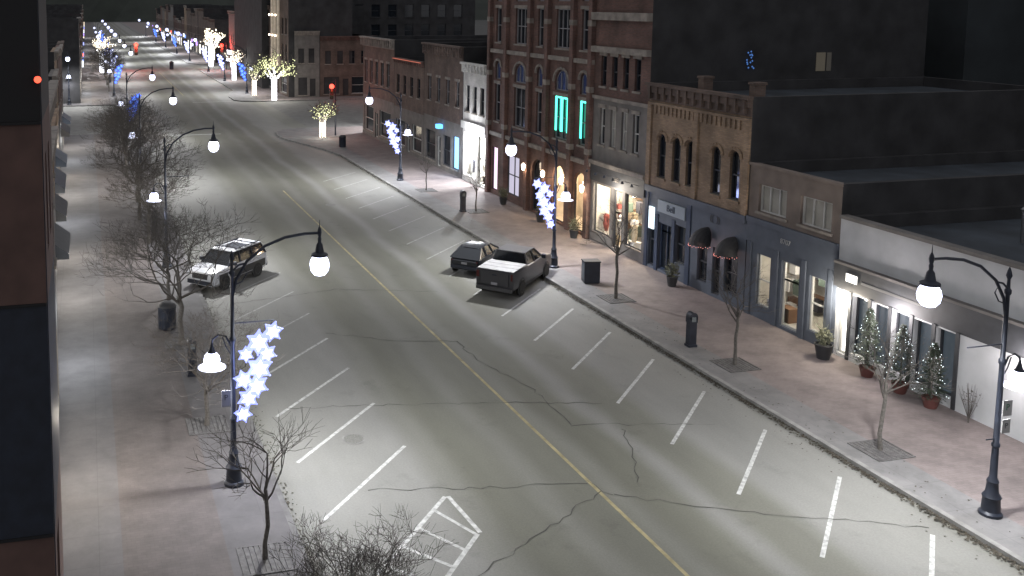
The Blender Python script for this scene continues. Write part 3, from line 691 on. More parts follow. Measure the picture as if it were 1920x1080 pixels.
# near left tall building
BAND_D = mat("dark_blue_cladding", (.010,.014,.024), .7, var=.3)
BAND_B = mat("brown_red_render", (.085,.05,.042), .9, var=.2, scale=1.5)
BAND_K = mat("black_cladding",(.006,.006,.007),.8)
Lb = building("tall_banded_building", "dark tall building with banded brown and navy wall", "building", (FL,20,.0), -R_, 3.95, 19, 14,
    [(3.45, BAND_B), (8.45, BAND_D), (12.2, BAND_B), (30, BAND_K)],
    [W(.8,1.5,9.3,11.4, frame=FRAMED, sill=False), W(2.3,3.0,9.3,11.4, frame=FRAMED, sill=False), W(.8,1.9,.14,2.8, kind="door", frame=FRAMED)], side=BAND_D)
f = MB()
for z0, z1, k in [(.02,3.4,1),(3.46,8.4,0),(8.46,12.15,1),(12.21,18.9,2)]: f.box((-.08,.02,z0),(-.004,13.9,z1), k)
for z in (3.42,8.42,12.17): f.box((-.12,.02,z-.02),(-.003,13.9,z+.035), 2)
f.obj("banded_cladding", [BAND_D, BAND_B, BAND_K], Lb, smooth=False)
f = MB(); f.box((-.2,.03,13.0),(-.09,.12,13.12)); f.ball((-.22,.05,13.06), .07, 8, 1); f.obj("red_warning_lamp", [BLACK, emis("red_lamp_glass",(1,.08,.04),3)], Lb)

# dark masses behind the right row
DK = mat("unlit_wall", (.028,.034,.038), .9, var=.25, scale=.4)
ops = [W(2+i*6,3.6+i*6,3+4*j,5+4*j, frame=FRAMED) for i in range(9) for j in range(4)]
Bk = building("dark_rear_building", "large unlit building standing behind the low shops", "building", (62,75,.0), R_, 60, 26, 20, [(40, DK)], ops, side=DK, capm=DK)
building("rear_annex", "low unlit flat-roofed annex behind the shops", "building", (48,45,.0), R_, 40, 8.0, 13.5, [(40, DK)], [], side=DK)
building("rear_block", "unlit brick block behind the ornate building", "building", (52.5,76,.0), R_, 28, 17, 9, [(40, DK)], [], side=DK)
rt = thing("roof_vent_unit", "grey metal ventilation unit on the low roof", "roof vent", (37,24.5,5.45))
f = MB(); f.box((-.7,-.5,0),(.7,.5,.6)); f.obj("housing", GREYST, rt, smooth=False); f = MB(); f.lathe([(.2,.6),(.2,.9),(.3,.92),(.3,1.0),(.05,1.1)], 10); f.obj("vent_cap", CHROME, rt)
rt2 = thing("vent_pipe", "thin metal vent pipe on the low roof", "pipe", (34.5,28.5,5.45))
f = MB(); f.tube([(0,0,0),(0,0,1.2)], .06, 8); f.obj("pipe", CHROME, rt2); f = MB(); f.lathe([(.1,1.2),(.12,1.3),(.02,1.4)], 8); f.obj("cap", CHROME, rt2)

# ------------------------------------------------------------------ street lamps
def street_lamp(loc, rot, watt=3700):
    r = thing("street_lamp", "black ornate twin street lamp with curved arm, both globes lit", "street lamp", loc, rot, "ornate lamps along the street")
    b = MB()
    b.lathe([(.30,0),(.30,.08),(.24,.14),(.22,.5),(.25,.55),(.17,.68),(.14,.95),(.16,1.0),(.10,1.12),(.085,2),(.11,2.03),(.11,2.1),(.08,2.14),(.07,4.4),(.1,4.45),(.1,4.55),(.065,4.6),(.055,6.4),(.09,6.45),(.09,6.55),(.05,6.6),(.04,6.85),(.08,6.95),(.05,7.08),(.01,7.2)], 14)
    b.obj("pole", BLACK, r)
    b = MB()
    b.tube([(.0,0,5.75),(.12,0,6.3),(.45,0,6.85),(1.0,0,7.28),(1.6,0,7.5),(2.2,0,7.58),(2.66,0,7.58)], [.045]*7, 8)
    b.tube([(.03,0,6.6),(.2,0,6.75),(.42,0,6.8)], .03, 6)
    b.tube([(.05,0,6.15),(.3,0,6.25),(.45,0,6.5),(.35,0,6.68)], .02, 6)
    b.lathe([(.05,-.12),(.07,0),(.05,.1),(.015,.18),(.005,.38)], 8, (2.66,0,7.6))
    b.obj("arm", BLACK, r)
    h = MB(); h.lathe([(.035,7.5),(.06,7.4),(.05,7.3),(.10,7.22),(.14,7.0),(.25,6.94),(.26,6.88),(.2,6.86)], 14, (2.66,0,0)); ho = h.obj("lamp_head", BLACK, r)
    g = MB(); g.lathe([(.2,6.86),(.275,6.74),(.30,6.6),(.27,6.43),(.17,6.30),(.02,6.25)], 18, (2.66,0,0)); g.obj("lamp_globe", GLOBE, ho)
    b = MB(); b.tube([(-.05,0,4.3),(-.2,0,4.62),(-.42,0,4.68),(-.6,0,4.55),(-.62,0,4.42)], .028, 7); b.tube([(-.05,0,4.05),(-.2,0,4.3),(-.3,0,4.6)], .018, 6); b.obj("side_arm", BLACK, r)
    h = MB(); h.lathe([(.03,4.45),(.05,4.35),(.08,4.26),(.13,4.18),(.13,4.15)], 14, (-.62,0,0)); ho = h.obj("lamp_head", BLACK, r)
    g = MB(); g.lathe([(.13,4.16),(.22,4.05),(.25,3.92),(.22,3.78),(.13,3.66),(.02,3.62)], 16, (-.62,0,0)); g.obj("lamp_globe", GLOBE, ho)
    d = MB(); d.lathe([(.40,3.72),(.42,3.715),(.42,3.705),(.40,3.70)], 18, (-.62,0,0)); d.obj("reflector_ring", DISC, ho)
    b = MB(); b.tube([(0,0,5.0),(1.25,0,5.0)], .018, 6); b.obj("banner_bracket", BLACK, r)
    b = MB(); b.tube([(0,0,2.25),(.35,0,2.25)], .018, 6); b.obj("banner_bracket", BLACK, r)
    light("lamp_light", (2.66,0,6.05), watt, (.97,.97,.96), .2, r, spot=168)
    light("side_lamp_light", (-.62,0,3.45), watt*.11, (.92,.92,1), .15, r, spot=166)
    return r
L0 = street_lamp((4.0,27.4,.13), 0)
for y in (2.6, 52, 77, 101.5, 150, 175, 199): dup(L0, (4.0,y,.13), 0)
for y in (-5.8, 20.6, 46.9, 73.4, 150, 175, 199): dup(L0, (24.6,y,.13), math.pi)
dup(L0, (31.5,105.6,.13), -math.pi/2+.001)
dup(L0, (-2.5,139.5,.13), -math.pi/2)  # extra lamp added to brighten the intersection
far = thing("street_lamp", "distant street lamp with lit globe", "street lamp", (4.0,230,.13), 0, "ornate lamps along the street")
b = MB(); b.lathe([(.3,0),(.2,.6),(.09,1.1),(.05,7)], 6); b.tube([(0,0,6.6),(.8,0,7.4),(2.6,0,7.5)], .05, 5); b.obj("pole", BLACK, far)
b = MB(); b.ball((2.66,0,6.7), .48, 10); b.obj("lamp_globe", GLOBEF, far)
b = MB(); b.ball((-.6,0,4.0), .40, 8); b.obj("lamp_globe", GLOBEF, far)
light("lamp_light", (2.66,0,6.0), 8000, (.95,.96,1), .3, far, spot=166)
for y in (262, 296, 340, 395): dup(far, (4.0,y,.13), 0)
for y in (236, 270, 308, 352, 410): dup(far, (24.6,y,.13), math.pi)

ps = thing("parking_sign", "small white parking signs fixed to the lamp post", "sign", (24.6,20.6,.13), 0)
SGW = mat("sign_white",(.30,.30,.30),.5)
b = MB(); b.box((-.0,-.13,2.95),(.32,-.11,3.4)); b.obj("sign_plate", SGW, ps, smooth=False)
b = MB(); b.box((.02,-.13,2.45),(.30,-.11,2.85)); b.obj("sign_plate", SGW, ps, smooth=False)
text("P", "sign_lettering", .26, (.16,-.135,3.2), mat("sign_green",(.02,.10,.05),.5), ps, ext=.003)
text("P", "sign_lettering", .22, (.16,-.135,2.66), FRAMED, ps, ext=.003)
ps = thing("parking_sign", "small pale parking sign fixed to the lamp post", "sign", (4.0,27.4,.13), 0)
b = MB(); b.box((-.36,-.13,2.5),(-.09,-.11,3.0)); b.obj("sign_plate", mat("dull_sign",(.16,.16,.16),.6), ps, smooth=False)
text("P", "sign_lettering", .24, (-.225,-.135,2.78), FRAMED, ps, ext=.003)

# ------------------------------------------------------------------ snowflake banners
def flake_mesh(r, s):
    b = MB(); pts = []
    for i in range(12):
        a = math.pi*i/6; q = r if i % 2 == 0 else r*.62; pts.append((q*math.sin(a), q*math.cos(a)))
    n = 12; vs = [(x,-.03,z) for x, z in pts]+[(x,.03,z) for x, z in pts]+[(0,-.05,0),(0,.05,0)]
    fs = [(i,(i+1) % n,2*n) for i in range(n)]+[(n+i,n+(i+1) % n,2*n+1) for i in range(n)]+[(i,(i+1) % n,n+(i+1) % n,n+i) for i in range(n)]
    b.add(vs, fs)
    for i in range(6):
        a = math.pi*i/3; b.octa((r*.97*math.sin(a),-.02,r*.97*math.cos(a)), r*.10, 0)
    pts = []
    for i in range(12):
        a = math.pi*i/6; q = r*.68 if i % 2 == 0 else r*.38; pts.append((q*math.sin(a), q*math.cos(a)))
    b.add([(x,-.062,z) for x, z in pts]+[(0,-.075,0)], [(i,(i+1) % n,n) for i in range(n)], 1)
    b.add([(x,.062,z) for x, z in pts]+[(0,.075,0)], [(i,(i+1) % n,n) for i in range(n)], 1)
    return b.mesh("snowflake", [emis("blue_led_panel",(.30,.35,1),2.0+s), emis("white_led",(.72,.78,1),4)])
FM = flake_mesh(.32, 0)
BLUEM = FM.copy(); BLUEM.materials[0] = emis("deep_blue_led",(.04,.12,1),1.5); BLUEM.materials[1] = emis("blue_led",(.12,.28,1),2.5)
def banner(loc, sgn, me, label, power=60, sz=1.0):
    r = thing("snowflake_decoration", label, "Christmas light", loc, 0, "lit snowflake decorations on the lamp posts")
    P = [(1.15,4.72,1.0),(.72,4.42,1.25),(.98,4.05,.95),(.34,4.08,.8),(.74,3.62,1.3),(.26,3.30,1.0),(.66,3.08,1.15),(.40,2.72,1.05),(.24,2.25,.9)]
    for x, z, s in P:
        o = bpy.data.objects.new("snowflake", me); COL.objects.link(o); o.parent = r; o.location = (x*sgn*sz+.05*sgn,-.05,4.9+(z-4.95)*sz); o.scale = (s*sz,)*3; o.rotation_euler = (0, x*3, 0)
    b = MB(); b.tube([(.1*sgn,0,2.2),(.25*sgn,0,3.0),(.7*sgn,0,3.9),(1.2*sgn,0,4.95)], .015, 5); b.obj("wire_frame", BLACK, r)
    if power: light("glow_light", (.6*sgn,-.5,3.5), power, (.4,.48,1), .4, r)
WHL = "blue-white lit snowflake cluster hanging from a street lamp"
banner((4.0,27.4,.13), 1, FM, WHL, 120)
for y in (46.9,73.4): banner((24.6,y,.13), -1, FM, WHL, 110, .92)
banner((4.0,101.5,.13), 1, BLUEM, "deep blue lit snowflake cluster hanging from a street lamp", 0)
for y in (150,175,199,230,262,296,333): banner((4.0,y,.13), 1, FM if (int(y) % 2) else BLUEM, WHL, 0)
for y in (150,175,199,236,270,308,345): banner((24.6,y,.13), -1, BLUEM if (int(y) % 3 == 0) else FM, WHL, 0)

# ------------------------------------------------------------------ trees
def grow(seed, h, th, spread, depth=5, r0=.09, nb=(3,4), segs=None):
    rr = random.Random(seed); T = MB(); Cn = MB(); tips = []
    def seg(p, d, ln, r, dep):
        pts = [p]; q = p; dd = d
        n = 3 if dep < 3 else 2
        for i in range(n):
            dd = (dd+Vector((rr.gauss(0,.17), rr.gauss(0,.17), rr.gauss(0,.12)+.05))).normalized(); q = q+dd*ln/n; pts.append(q)
        if segs is not None:
            for a, c in zip(pts, pts[1:]): segs.append((a.copy(), c.copy(), dep))
        rs = [r*(1-.4*i/n) for i in range(n+1)]
        Cn.tube(pts, rs, 5 if dep < 2 else 3, cap=False)
        for x in pts[1:]: tips.append((x, dep))
        if dep >= depth: return
        k = rr.randint(*nb)
        for j in range(k):
            base = pts[-1] if j < 2 else pts[rr.randint(1, n)]
            ax = dd.orthogonal().normalized(); ax.rotate(Matrix.Rotation(rr.uniform(0, 6.28), 3, dd))
            nd = (dd*rr.uniform(.6, 1)+ax*rr.uniform(.45, .95)*spread).normalized()
            if nd.z < -.15: nd.z = rr.uniform(-.1, .2)
            seg(base, nd.normalized(), ln*rr.uniform(.62, .86), max(.006, r*.56), dep+1)
    pts = [Vector((0,0,0))]
    for i in range(4): pts.append(Vector((rr.gauss(0,.04), rr.gauss(0,.04), th*(i+1)/4)))
    T.tube(pts, [r0*1.35, r0*1.05, r0, r0*.95, r0*.85], 8)
    L = (h-th)*.36
    for j in range(5):
        a = j*6.28/5+rr.uniform(-.4, .4); z = th*rr.uniform(.78, 1)
        seg(Vector((0,0,z)), Vector((math.cos(a)*spread*.75, math.sin(a)*spread*.75, rr.uniform(.5, 1.1))).normalized(), L, r0*.55, 1)
    seg(Vector((0,0,th*.98)), Vector((0,0,1)), L, r0*.6, 1)
    return T, Cn, tips
def make_tree(seed, h, th, spread, depth=5, r0=.09, nb=(3,4)):
    T, Cn, tips = grow(seed, h, th, spread, depth, r0, nb)
    return T.mesh("trunk", [BARK]), Cn.mesh("crown", [TWIG], smooth=False), tips
def tree(ms, loc, rot=0, s=1, label="bare leafless street tree beside the kerb"):
    r = thing("bare_tree", label, "tree", loc, rot, "leafless trees along the pavements"); r.scale = (s,)*3
    for nm, me in (("trunk", ms[0]), ("crown", ms[1])):
        o = bpy.data.objects.new(nm, me); COL.objects.link(o); o.parent = r
    return r
TA = make_tree(1, 4.6, 2.3, .9, 5, .06, (2,3))
TB = make_tree(2, 4.4, 2.2, .75, 5, .06, (2,3))
TC = make_tree(3, 6.6, 2.2, 1.15, 6, .11)
TD = make_tree(4, 6.2, 2.2, 1.25, 6, .11)
TE = make_tree(5, 4.8, 2.0, 1.1, 4, .06)
TF = make_tree(6, 6.4, 2.1, 1.3, 6, .11, (2,4))
SM = "slim bare young tree in a pavement tree pit"
tree(TA, (24.9,41,.13), .3, 1.15, SM); tree(TB, (24.9,32.1,.13), 1.1, 1.0, SM); tree(TA, (24.7,24.6,.13), 2.4, .98, SM)
tree(TB, (26,61,.13), 2, .75, SM); tree(TA, (25.2,68.9,.13), 4, .7, SM)
tree(TE, (4.2,23.3,.13), .6, .95, SM); tree(TD, (4.7,17.3,.13), 1.5, .68, "spreading bare tree crown beside the kerb")
BG = "large spreading bare tree beside the kerb"
tree(TF, (3.6,39.8,.13), 0, 1.0, BG); tree(TF, (3.7,31.6,.13), 2.1, .68, BG)
for i, (x, y, s) in enumerate([(3.6,46,.75),(3.4,57.5,.9),(3.2,64,1.05),(3.4,70,1.1),(3.0,80,1.05),(3.4,88,.95),(3.3,95,.9)]):
    tree((TF, TD, TC)[i % 3], (x,y,.13), i*1.3, s, BG)
for i, y in enumerate((158,170,182,192)): tree((TC, TD)[i % 2], (3.4,y,.13), i, 1.0, BG)

WBULB = emis("warm_white_bulbs", (1,.88,.68), 4); CBULB = emis("cool_white_bulbs", (.9,.92,1), 5); YBULB = emis("greenish_gold_bulbs", (.85,.88,.45), 2.0)
def lit_tree(loc, h, th, spread, seed, br, tm, cm, label, power=200, wrap=2, gap=.16):
    segs = []
    T, Cn, tips = grow(seed, h, th, spread, 4, .22, segs=segs)
    r = thing("lit_tree", label, "tree", loc, 0, "street trees wrapped in lights")
    T.obj("trunk", BARK, r); Cn.obj("crown", TWIG, r, smooth=False)
    rr = random.Random(seed); b = MB(); c = MB()
    for a, q, dep in segs:
        L = (q-a).length
        if dep <= wrap: step, rad_, m = gap, br, (c if dep == 1 else b)
        elif dep == wrap+1: step, rad_, m = gap*3, br*.8, b
        else: continue
        n = max(1, int(L/step)) if dep <= wrap else (1 if rr.random() < L/step*1.3 else 0)
        for i in range(n):
            p = a.lerp(q, (i+rr.random())/n)+Vector((rr.gauss(0,.05), rr.gauss(0,.05), rr.gauss(0,.05))); m.octa(p, rad_*rr.uniform(.7, 1.2))
    for i in range(int(th*48)):
        t = i*.9; z = th*i/int(th*48); c.octa((.28*math.cos(t), .28*math.sin(t), z), br*1.3)
    o = b.obj("crown_lights", tm, r, smooth=False); o["kind"] = "stuff"
    o = c.obj("trunk_lights", cm, r, smooth=False); o["kind"] = "stuff"
    light("glow_light", (0,-1,th), power, (1,.95,.85), .5, r)
lit_tree((26.8,138.6,.13), 8.6, 3.2, .9, 31, .115, YBULB, CBULB, "large corner tree wrapped in white and gold lights", power=900)
lit_tree((24.4,99,.13), 4.4, 1.7, .6, 32, .07, YBULB, WBULB, "small tree with greenish gold string lights", power=260, gap=.15)
lit_tree((25.2,146.5,.13), 6, 2.4, .7, 33, .08, YBULB, WBULB, "tree strung with gold lights", gap=.2)
lit_tree((27.3,216,.13), 10, 4.2, .85, 34, .19, WBULB, CBULB, "large tree wrapped in white lights", power=1400, gap=.25)
lit_tree((3.0,201,.13), 9, 3.6, .8, 35, .16, WBULB, CBULB, "tree wrapped in white lights", power=600, gap=.3)
lit_tree((26.5,176,.13), 7, 2.8, .8, 36, .11, WBULB, CBULB, "tree wrapped in white lights", power=400, gap=.25)

rr = random.Random(77)
for i in range(40):
    y = rr.uniform(150, 480); side = rr.random() < .5
    x = (FL+.3 if side else FR-.3); col = rr.choice([(.2,.35,1),(.35,.4,1),(.9,.95,1),(.9,.95,1),(1,.8,.6),(.5,.3,1),(1,.2,.15)])
    b = MB(); w = rr.uniform(1, 2.6); h = rr.uniform(.5, 1.1); b.box((-.12,-w/2,0),(.12,w/2,h)); b.box((-.16,-w/2-.06,-.06),(.10,w/2+.06,0), 1); b.box((-.16,-w/2-.06,h),(.10,w/2+.06,h+.06), 1)
    o = b.obj("shop_sign", [emis("far_sign_%d" % i, col, 2.0), BLACK], smooth=False); o.location = (x,y,rr.uniform(2.6, 4)); solo(o, "lit shop sign on a distant shop front", "sign", "lit signs along the street")

# tree pits
GR = mat("dark_grate", (.085,.082,.082), .85, var=.4, scale=6)
for x, y in [(24.9,41),(24.9,32.1),(24.7,24.6),(26,61),(25.2,68.9),(4.2,23.3),(3.7,31.6),(3.6,39.8)]:
    b = MB(); s = .62
    b.box((-s-.05,-s-.05,0),(s+.1,-s,.024)); b.box((-s-.05,s,0),(s+.1,s+.05,.024)); b.box((-s-.05,-s,0),(-s,s,.024)); b.box((s+.05,-s,0),(s+.1,s,.024))
    for i in range(9): b.box((-s+i*.14,-s,0),(-s+i*.14+.115,s,.02))
    o = b.obj("tree_grate", GR, smooth=False); o.location = (x,y,.131); solo(o, "dark square metal grate around a street tree", "tree grate", "tree grates in the pavement")

# ------------------------------------------------------------------ street furniture
def meter(loc, label="black pay-and-display parking meter"):
    r = thing("parking_meter", label, "parking meter", loc, 0, "parking meters on the pavement")
    b = MB(); b.box((-.17,-.13,0),(.17,.13,1.05)); b.box((-.20,-.16,0),(.20,.16,.1)); b.obj("cabinet", BLACK, r, smooth=False)
    b = MB(); b.box((-.19,-.15,1.05),(.19,.15,1.3)); b.lathe([(.19,-.15),(.19,.15)], 14, (0,0,1.3), 0, 'y'); b.obj("head", BLACK, r)
    b = MB(); b.box((-.1,-.158,1.1),(.1,-.152,1.3)); b.obj("screen", mat("grey_screen",(.12,.14,.15),.3), r, smooth=False)
meter((24.5,34.4,.13)); meter((25.1,61.2,.13)); meter((3.7,36.2,.13)); meter((3.9,60,.13))
def bin_(loc, w=.3, h=.95, nm="litter_bin", label="black round litter bin on the pavement"):
    r = thing(nm, label, "litter bin", loc, 0)
    b = MB(); b.lathe([(w*.85,0),(w,.05),(w,h*.85),(w*1.05,h*.87),(w*1.05,h*.92)], 14); b.obj("drum", BLACK, r)
    b = MB(); b.lathe([(w*1.05,h*.92),(w*.9,h*1.02),(w*.45,h*1.1),(w*.4,h*1.1)], 14); b.obj("lid", DARKPLASTIC, r)
bin_((3.2,41.9,.13), .4, 1.1); bin_((24.7,91.9,.13), .35, 1.1); bin_((17.9,209.5,0), .45, 1.6)
r = thing("recycling_bin", "dark boxy recycling bin with grey side panel", "bin", (25.1,43.8,.13), rad(-12))
b = MB(); b.box((-.40,-.28,.05),(.40,.28,1.12)); b.box((-.36,-.24,0),(.36,.24,.05)); b.obj("body", BLACK, r, smooth=False)
b = MB(); b.box((-.43,-.31,1.12),(.43,.31,1.18)); b.obj("lid", DARKPLASTIC, r, smooth=False)
b = MB(); b.box((-.411,-.2,.2),(-.401,.2,1.0)); b.obj("side_panel", mat("grey_poster",(.07,.08,.09),.6), r, smooth=False)

LEAF = mat("dark_green_foliage", (.04,.055,.035), .7, var=.4, scale=5)
def leafball(b, c, r, n, rr, s=.07, squash=1):
    for i in range(n):
        v = Vector((rr.gauss(0,1), rr.gauss(0,1), rr.gauss(0,1))).normalized()*r*rr.uniform(.5, 1.1); v.z *= squash
        a = Vector((rr.gauss(0,1), rr.gauss(0,1), rr.gauss(0,1))).normalized(); k = a.orthogonal().normalized()
        p = Vector(c)+v; b.quad([p-a*s, p+k*s*.4, p+a*s, p-k*s*.4])
def potted(loc, seed, pr=.28, ph=.5, fr=.45, fh=.9):
    rr = random.Random(seed)
    r = thing("potted_plant", "evergreen plant in a dark pot by the shopfront", "potted plant", loc, 0)
    b = MB(); b.lathe([(pr*.7,0),(pr,ph*.9),(pr*1.1,ph),(pr*.9,ph),(pr*.85,ph*.85)], 14); b.obj("pot", CHAR, r)
    b = MB(); leafball(b, (0,0,ph+fh*.35), fr*.8, 240, rr, .08, 1)
    for i in range(22):
        a = rr.uniform(0, 6.28); b.tube([(0,0,ph),(math.cos(a)*fr*.5,math.sin(a)*fr*.5,ph+fh*.7),(math.cos(a)*fr,math.sin(a)*fr,ph+fh*rr.uniform(.8, 1.2))], [.012,.008,.004], 3)
    b.obj("foliage", mat("olive_foliage",(.09,.095,.06),.7,var=.4,scale=5), r, smooth=False)
potted((28.8,42.2,.13), 1); potted((28.9,31.9,.13), 2, .35, .6, .4, .9); potted((28.8,62.7,.13), 3); potted((28.9,52.6,.13), 4); potted((28.9,57,.13), 5, .35, .6, .35, 1.1)

def xmas(loc, seed, h=2.0, pot=MERCH[0]):
    rr = random.Random(seed)
    r = thing("christmas_tree", "lit Christmas tree in a pot outside the shop window", "Christmas tree", loc, 0, "Christmas trees outside the shop")
    b = MB(); b.lathe([(.2,0),(.28,.3),(.31,.38),(.27,.38),(.25,.33)], 14); b.obj("pot", pot, r)
    b = MB(); b.tube([(0,0,.3),(0,0,h)], [.04,.01], 6); b.obj("trunk", BARK, r)
    b = MB(); L = MB()
    for i in range(2400):
        t = rr.random()**.9; z = .42+(h-.42)*t; R0 = .56*(1-t)**.7*(.85+.2*math.sin(z*18))+.03
        a = rr.uniform(0, 6.28); q = R0*rr.uniform(.45, 1.05); p = Vector((q*math.cos(a), q*math.sin(a), z))
        d = Vector((math.cos(a), math.sin(a), rr.uniform(-.4, .2))).normalized()*rr.uniform(.05, .1); k = d.cross(Vector((0,0,1))).normalized()*.022
        b.quad([p-k, p+d, p+k, p-d*.4])
    for i in range(60):
        t = rr.random()**.9; z = .45+(h-.45)*t; R0 = .57*(1-t)**.7+.03; a = rr.uniform(0, 6.28); L.octa((R0*math.cos(a), R0*math.sin(a), z), .017)
    b.obj("foliage", LEAF, r, smooth=False); lo = L.obj("string_lights", emis("soft_white_bulbs",(.85,.95,1),3), r, smooth=False); lo["kind"] = "stuff"
POTR = mat("dull_red_pot",(.10,.035,.03),.7)
xmas((29.15,29.9,.13), 1, 2.7, POTR); xmas((29.1,28.3,.13), 2, 2.6, POTR); xmas((29.1,26.95,.13), 3, 2.4, POTR)

for i, (y, h) in enumerate([(25.6,1.3)]):
    rr = random.Random(40+i)
    r = thing("dry_shrub", "thin dry shrub against the white wall", "shrub", (29.3,y,.13), 0)
    b = MB(); b.tube([(0,0,0),(0,.02,.2)], .03, 5); b.obj("stem", BARK, r)
    b = MB()
    for k in range(28):
        a = rr.uniform(0, 6.28); w = rr.uniform(.1, .5); b.tube([(0,0,.1),(math.cos(a)*w*.4,math.sin(a)*w*.5,h*.5),(math.cos(a)*w*.5,math.sin(a)*w,h*rr.uniform(.7, 1.1))], [.008,.006,.003], 3)
    leafball(b, (0,0,h*.7), .35, 60, rr, .04)
    b.obj("twigs", TWIG, r, smooth=False)

# ------------------------------------------------------------------ traffic signals
def signal(loc, base_dx, label, s=1.0, pw=600):
    r = thing("traffic_signal", label, "traffic light", loc, 0, "traffic signals at the crossings")
    z = loc[2]; b = MB(); b.tube([(base_dx,.3,-z+.02),(base_dx,.3,1.0)], [.09,.06], 8); b.tube([(base_dx,.3,.85),(0,.3,.75)], [.05,.04], 6); b.obj("pole", BLACK, r)
    b = MB(); b.box((-.19*s,-.02,-1.0*s),(.19*s,.25,.55*s)); b.obj("housing", mat("signal_housing",(.02,.02,.015),.5), r, smooth=False)
    for i, (zz, m) in enumerate([(.3, emis("red_signal",(1,.06,.035),5)), (-.2, mat("amber_off",(.06,.04,.01),.3)), (-.72, mat("green_off",(.01,.04,.02),.3))]):
        q = s*(1.25 if i == 0 else .8)
        b = MB(); b.lathe([(.01,-.26),(.12*q,-.23),(.19*q,-.12),(.2*q,-.025)], 14, (0,0,zz*s), 0, 'y'); b.obj("signal_lens", m, r)
    light("signal_glow", (0,-1.2,.3), pw, (1,.06,.04), .15, r)
signal((25.6,99.8,5.2), .5, "traffic signal showing red at the crossing", 1.05, 200)
signal((10.4,209,4.9), -5.5, "mast-arm traffic signal showing red", 1.7, 1800)
signal((28.0,203,4.9), 1, "traffic signal showing red", 1.6, 1200)

# ------------------------------------------------------------------ vehicles
def loft(b, st, mi=0):
    rings = []
    for x, w, zb, zt, ins in st:
        h = [(-w*.9,zb),(-w,zb+.12),(-w*1.0,(zb+zt)/2),(-w*.985,zt-.12),(-w+ins*.4,zt-.03),(-w+ins,zt)]
        rings.append([(x,yy,zz) for yy, zz in h]+[(x,-yy,zz) for yy, zz in reversed(h)])
    n = 12; vs = [p for r in rings for p in r]; fs = []
    for i in range(len(rings)-1):
        for k in range(n): fs.append((i*n+k, i*n+(k+1) % n, (i+1)*n+(k+1) % n, (i+1)*n+k))
    fs += [tuple(range(n)), tuple((len(rings)-1)*n+k for k in range(n))]
    b.add(vs, fs, mi)
def cabin(b, x0, x1, tx0, tx1, w, tw, z0, z1, mi=0):
    v = [(x0,-w,z0),(x1,-w,z0),(x1,w,z0),(x0,w,z0),(tx0,-tw,z1),(tx1,-tw,z1),(tx1,tw,z1),(tx0,tw,z1)]
    b.add(v, [(0,1,5,4),(1,2,6,5),(2,3,7,6),(3,0,4,7),(4,5,6,7)], mi)
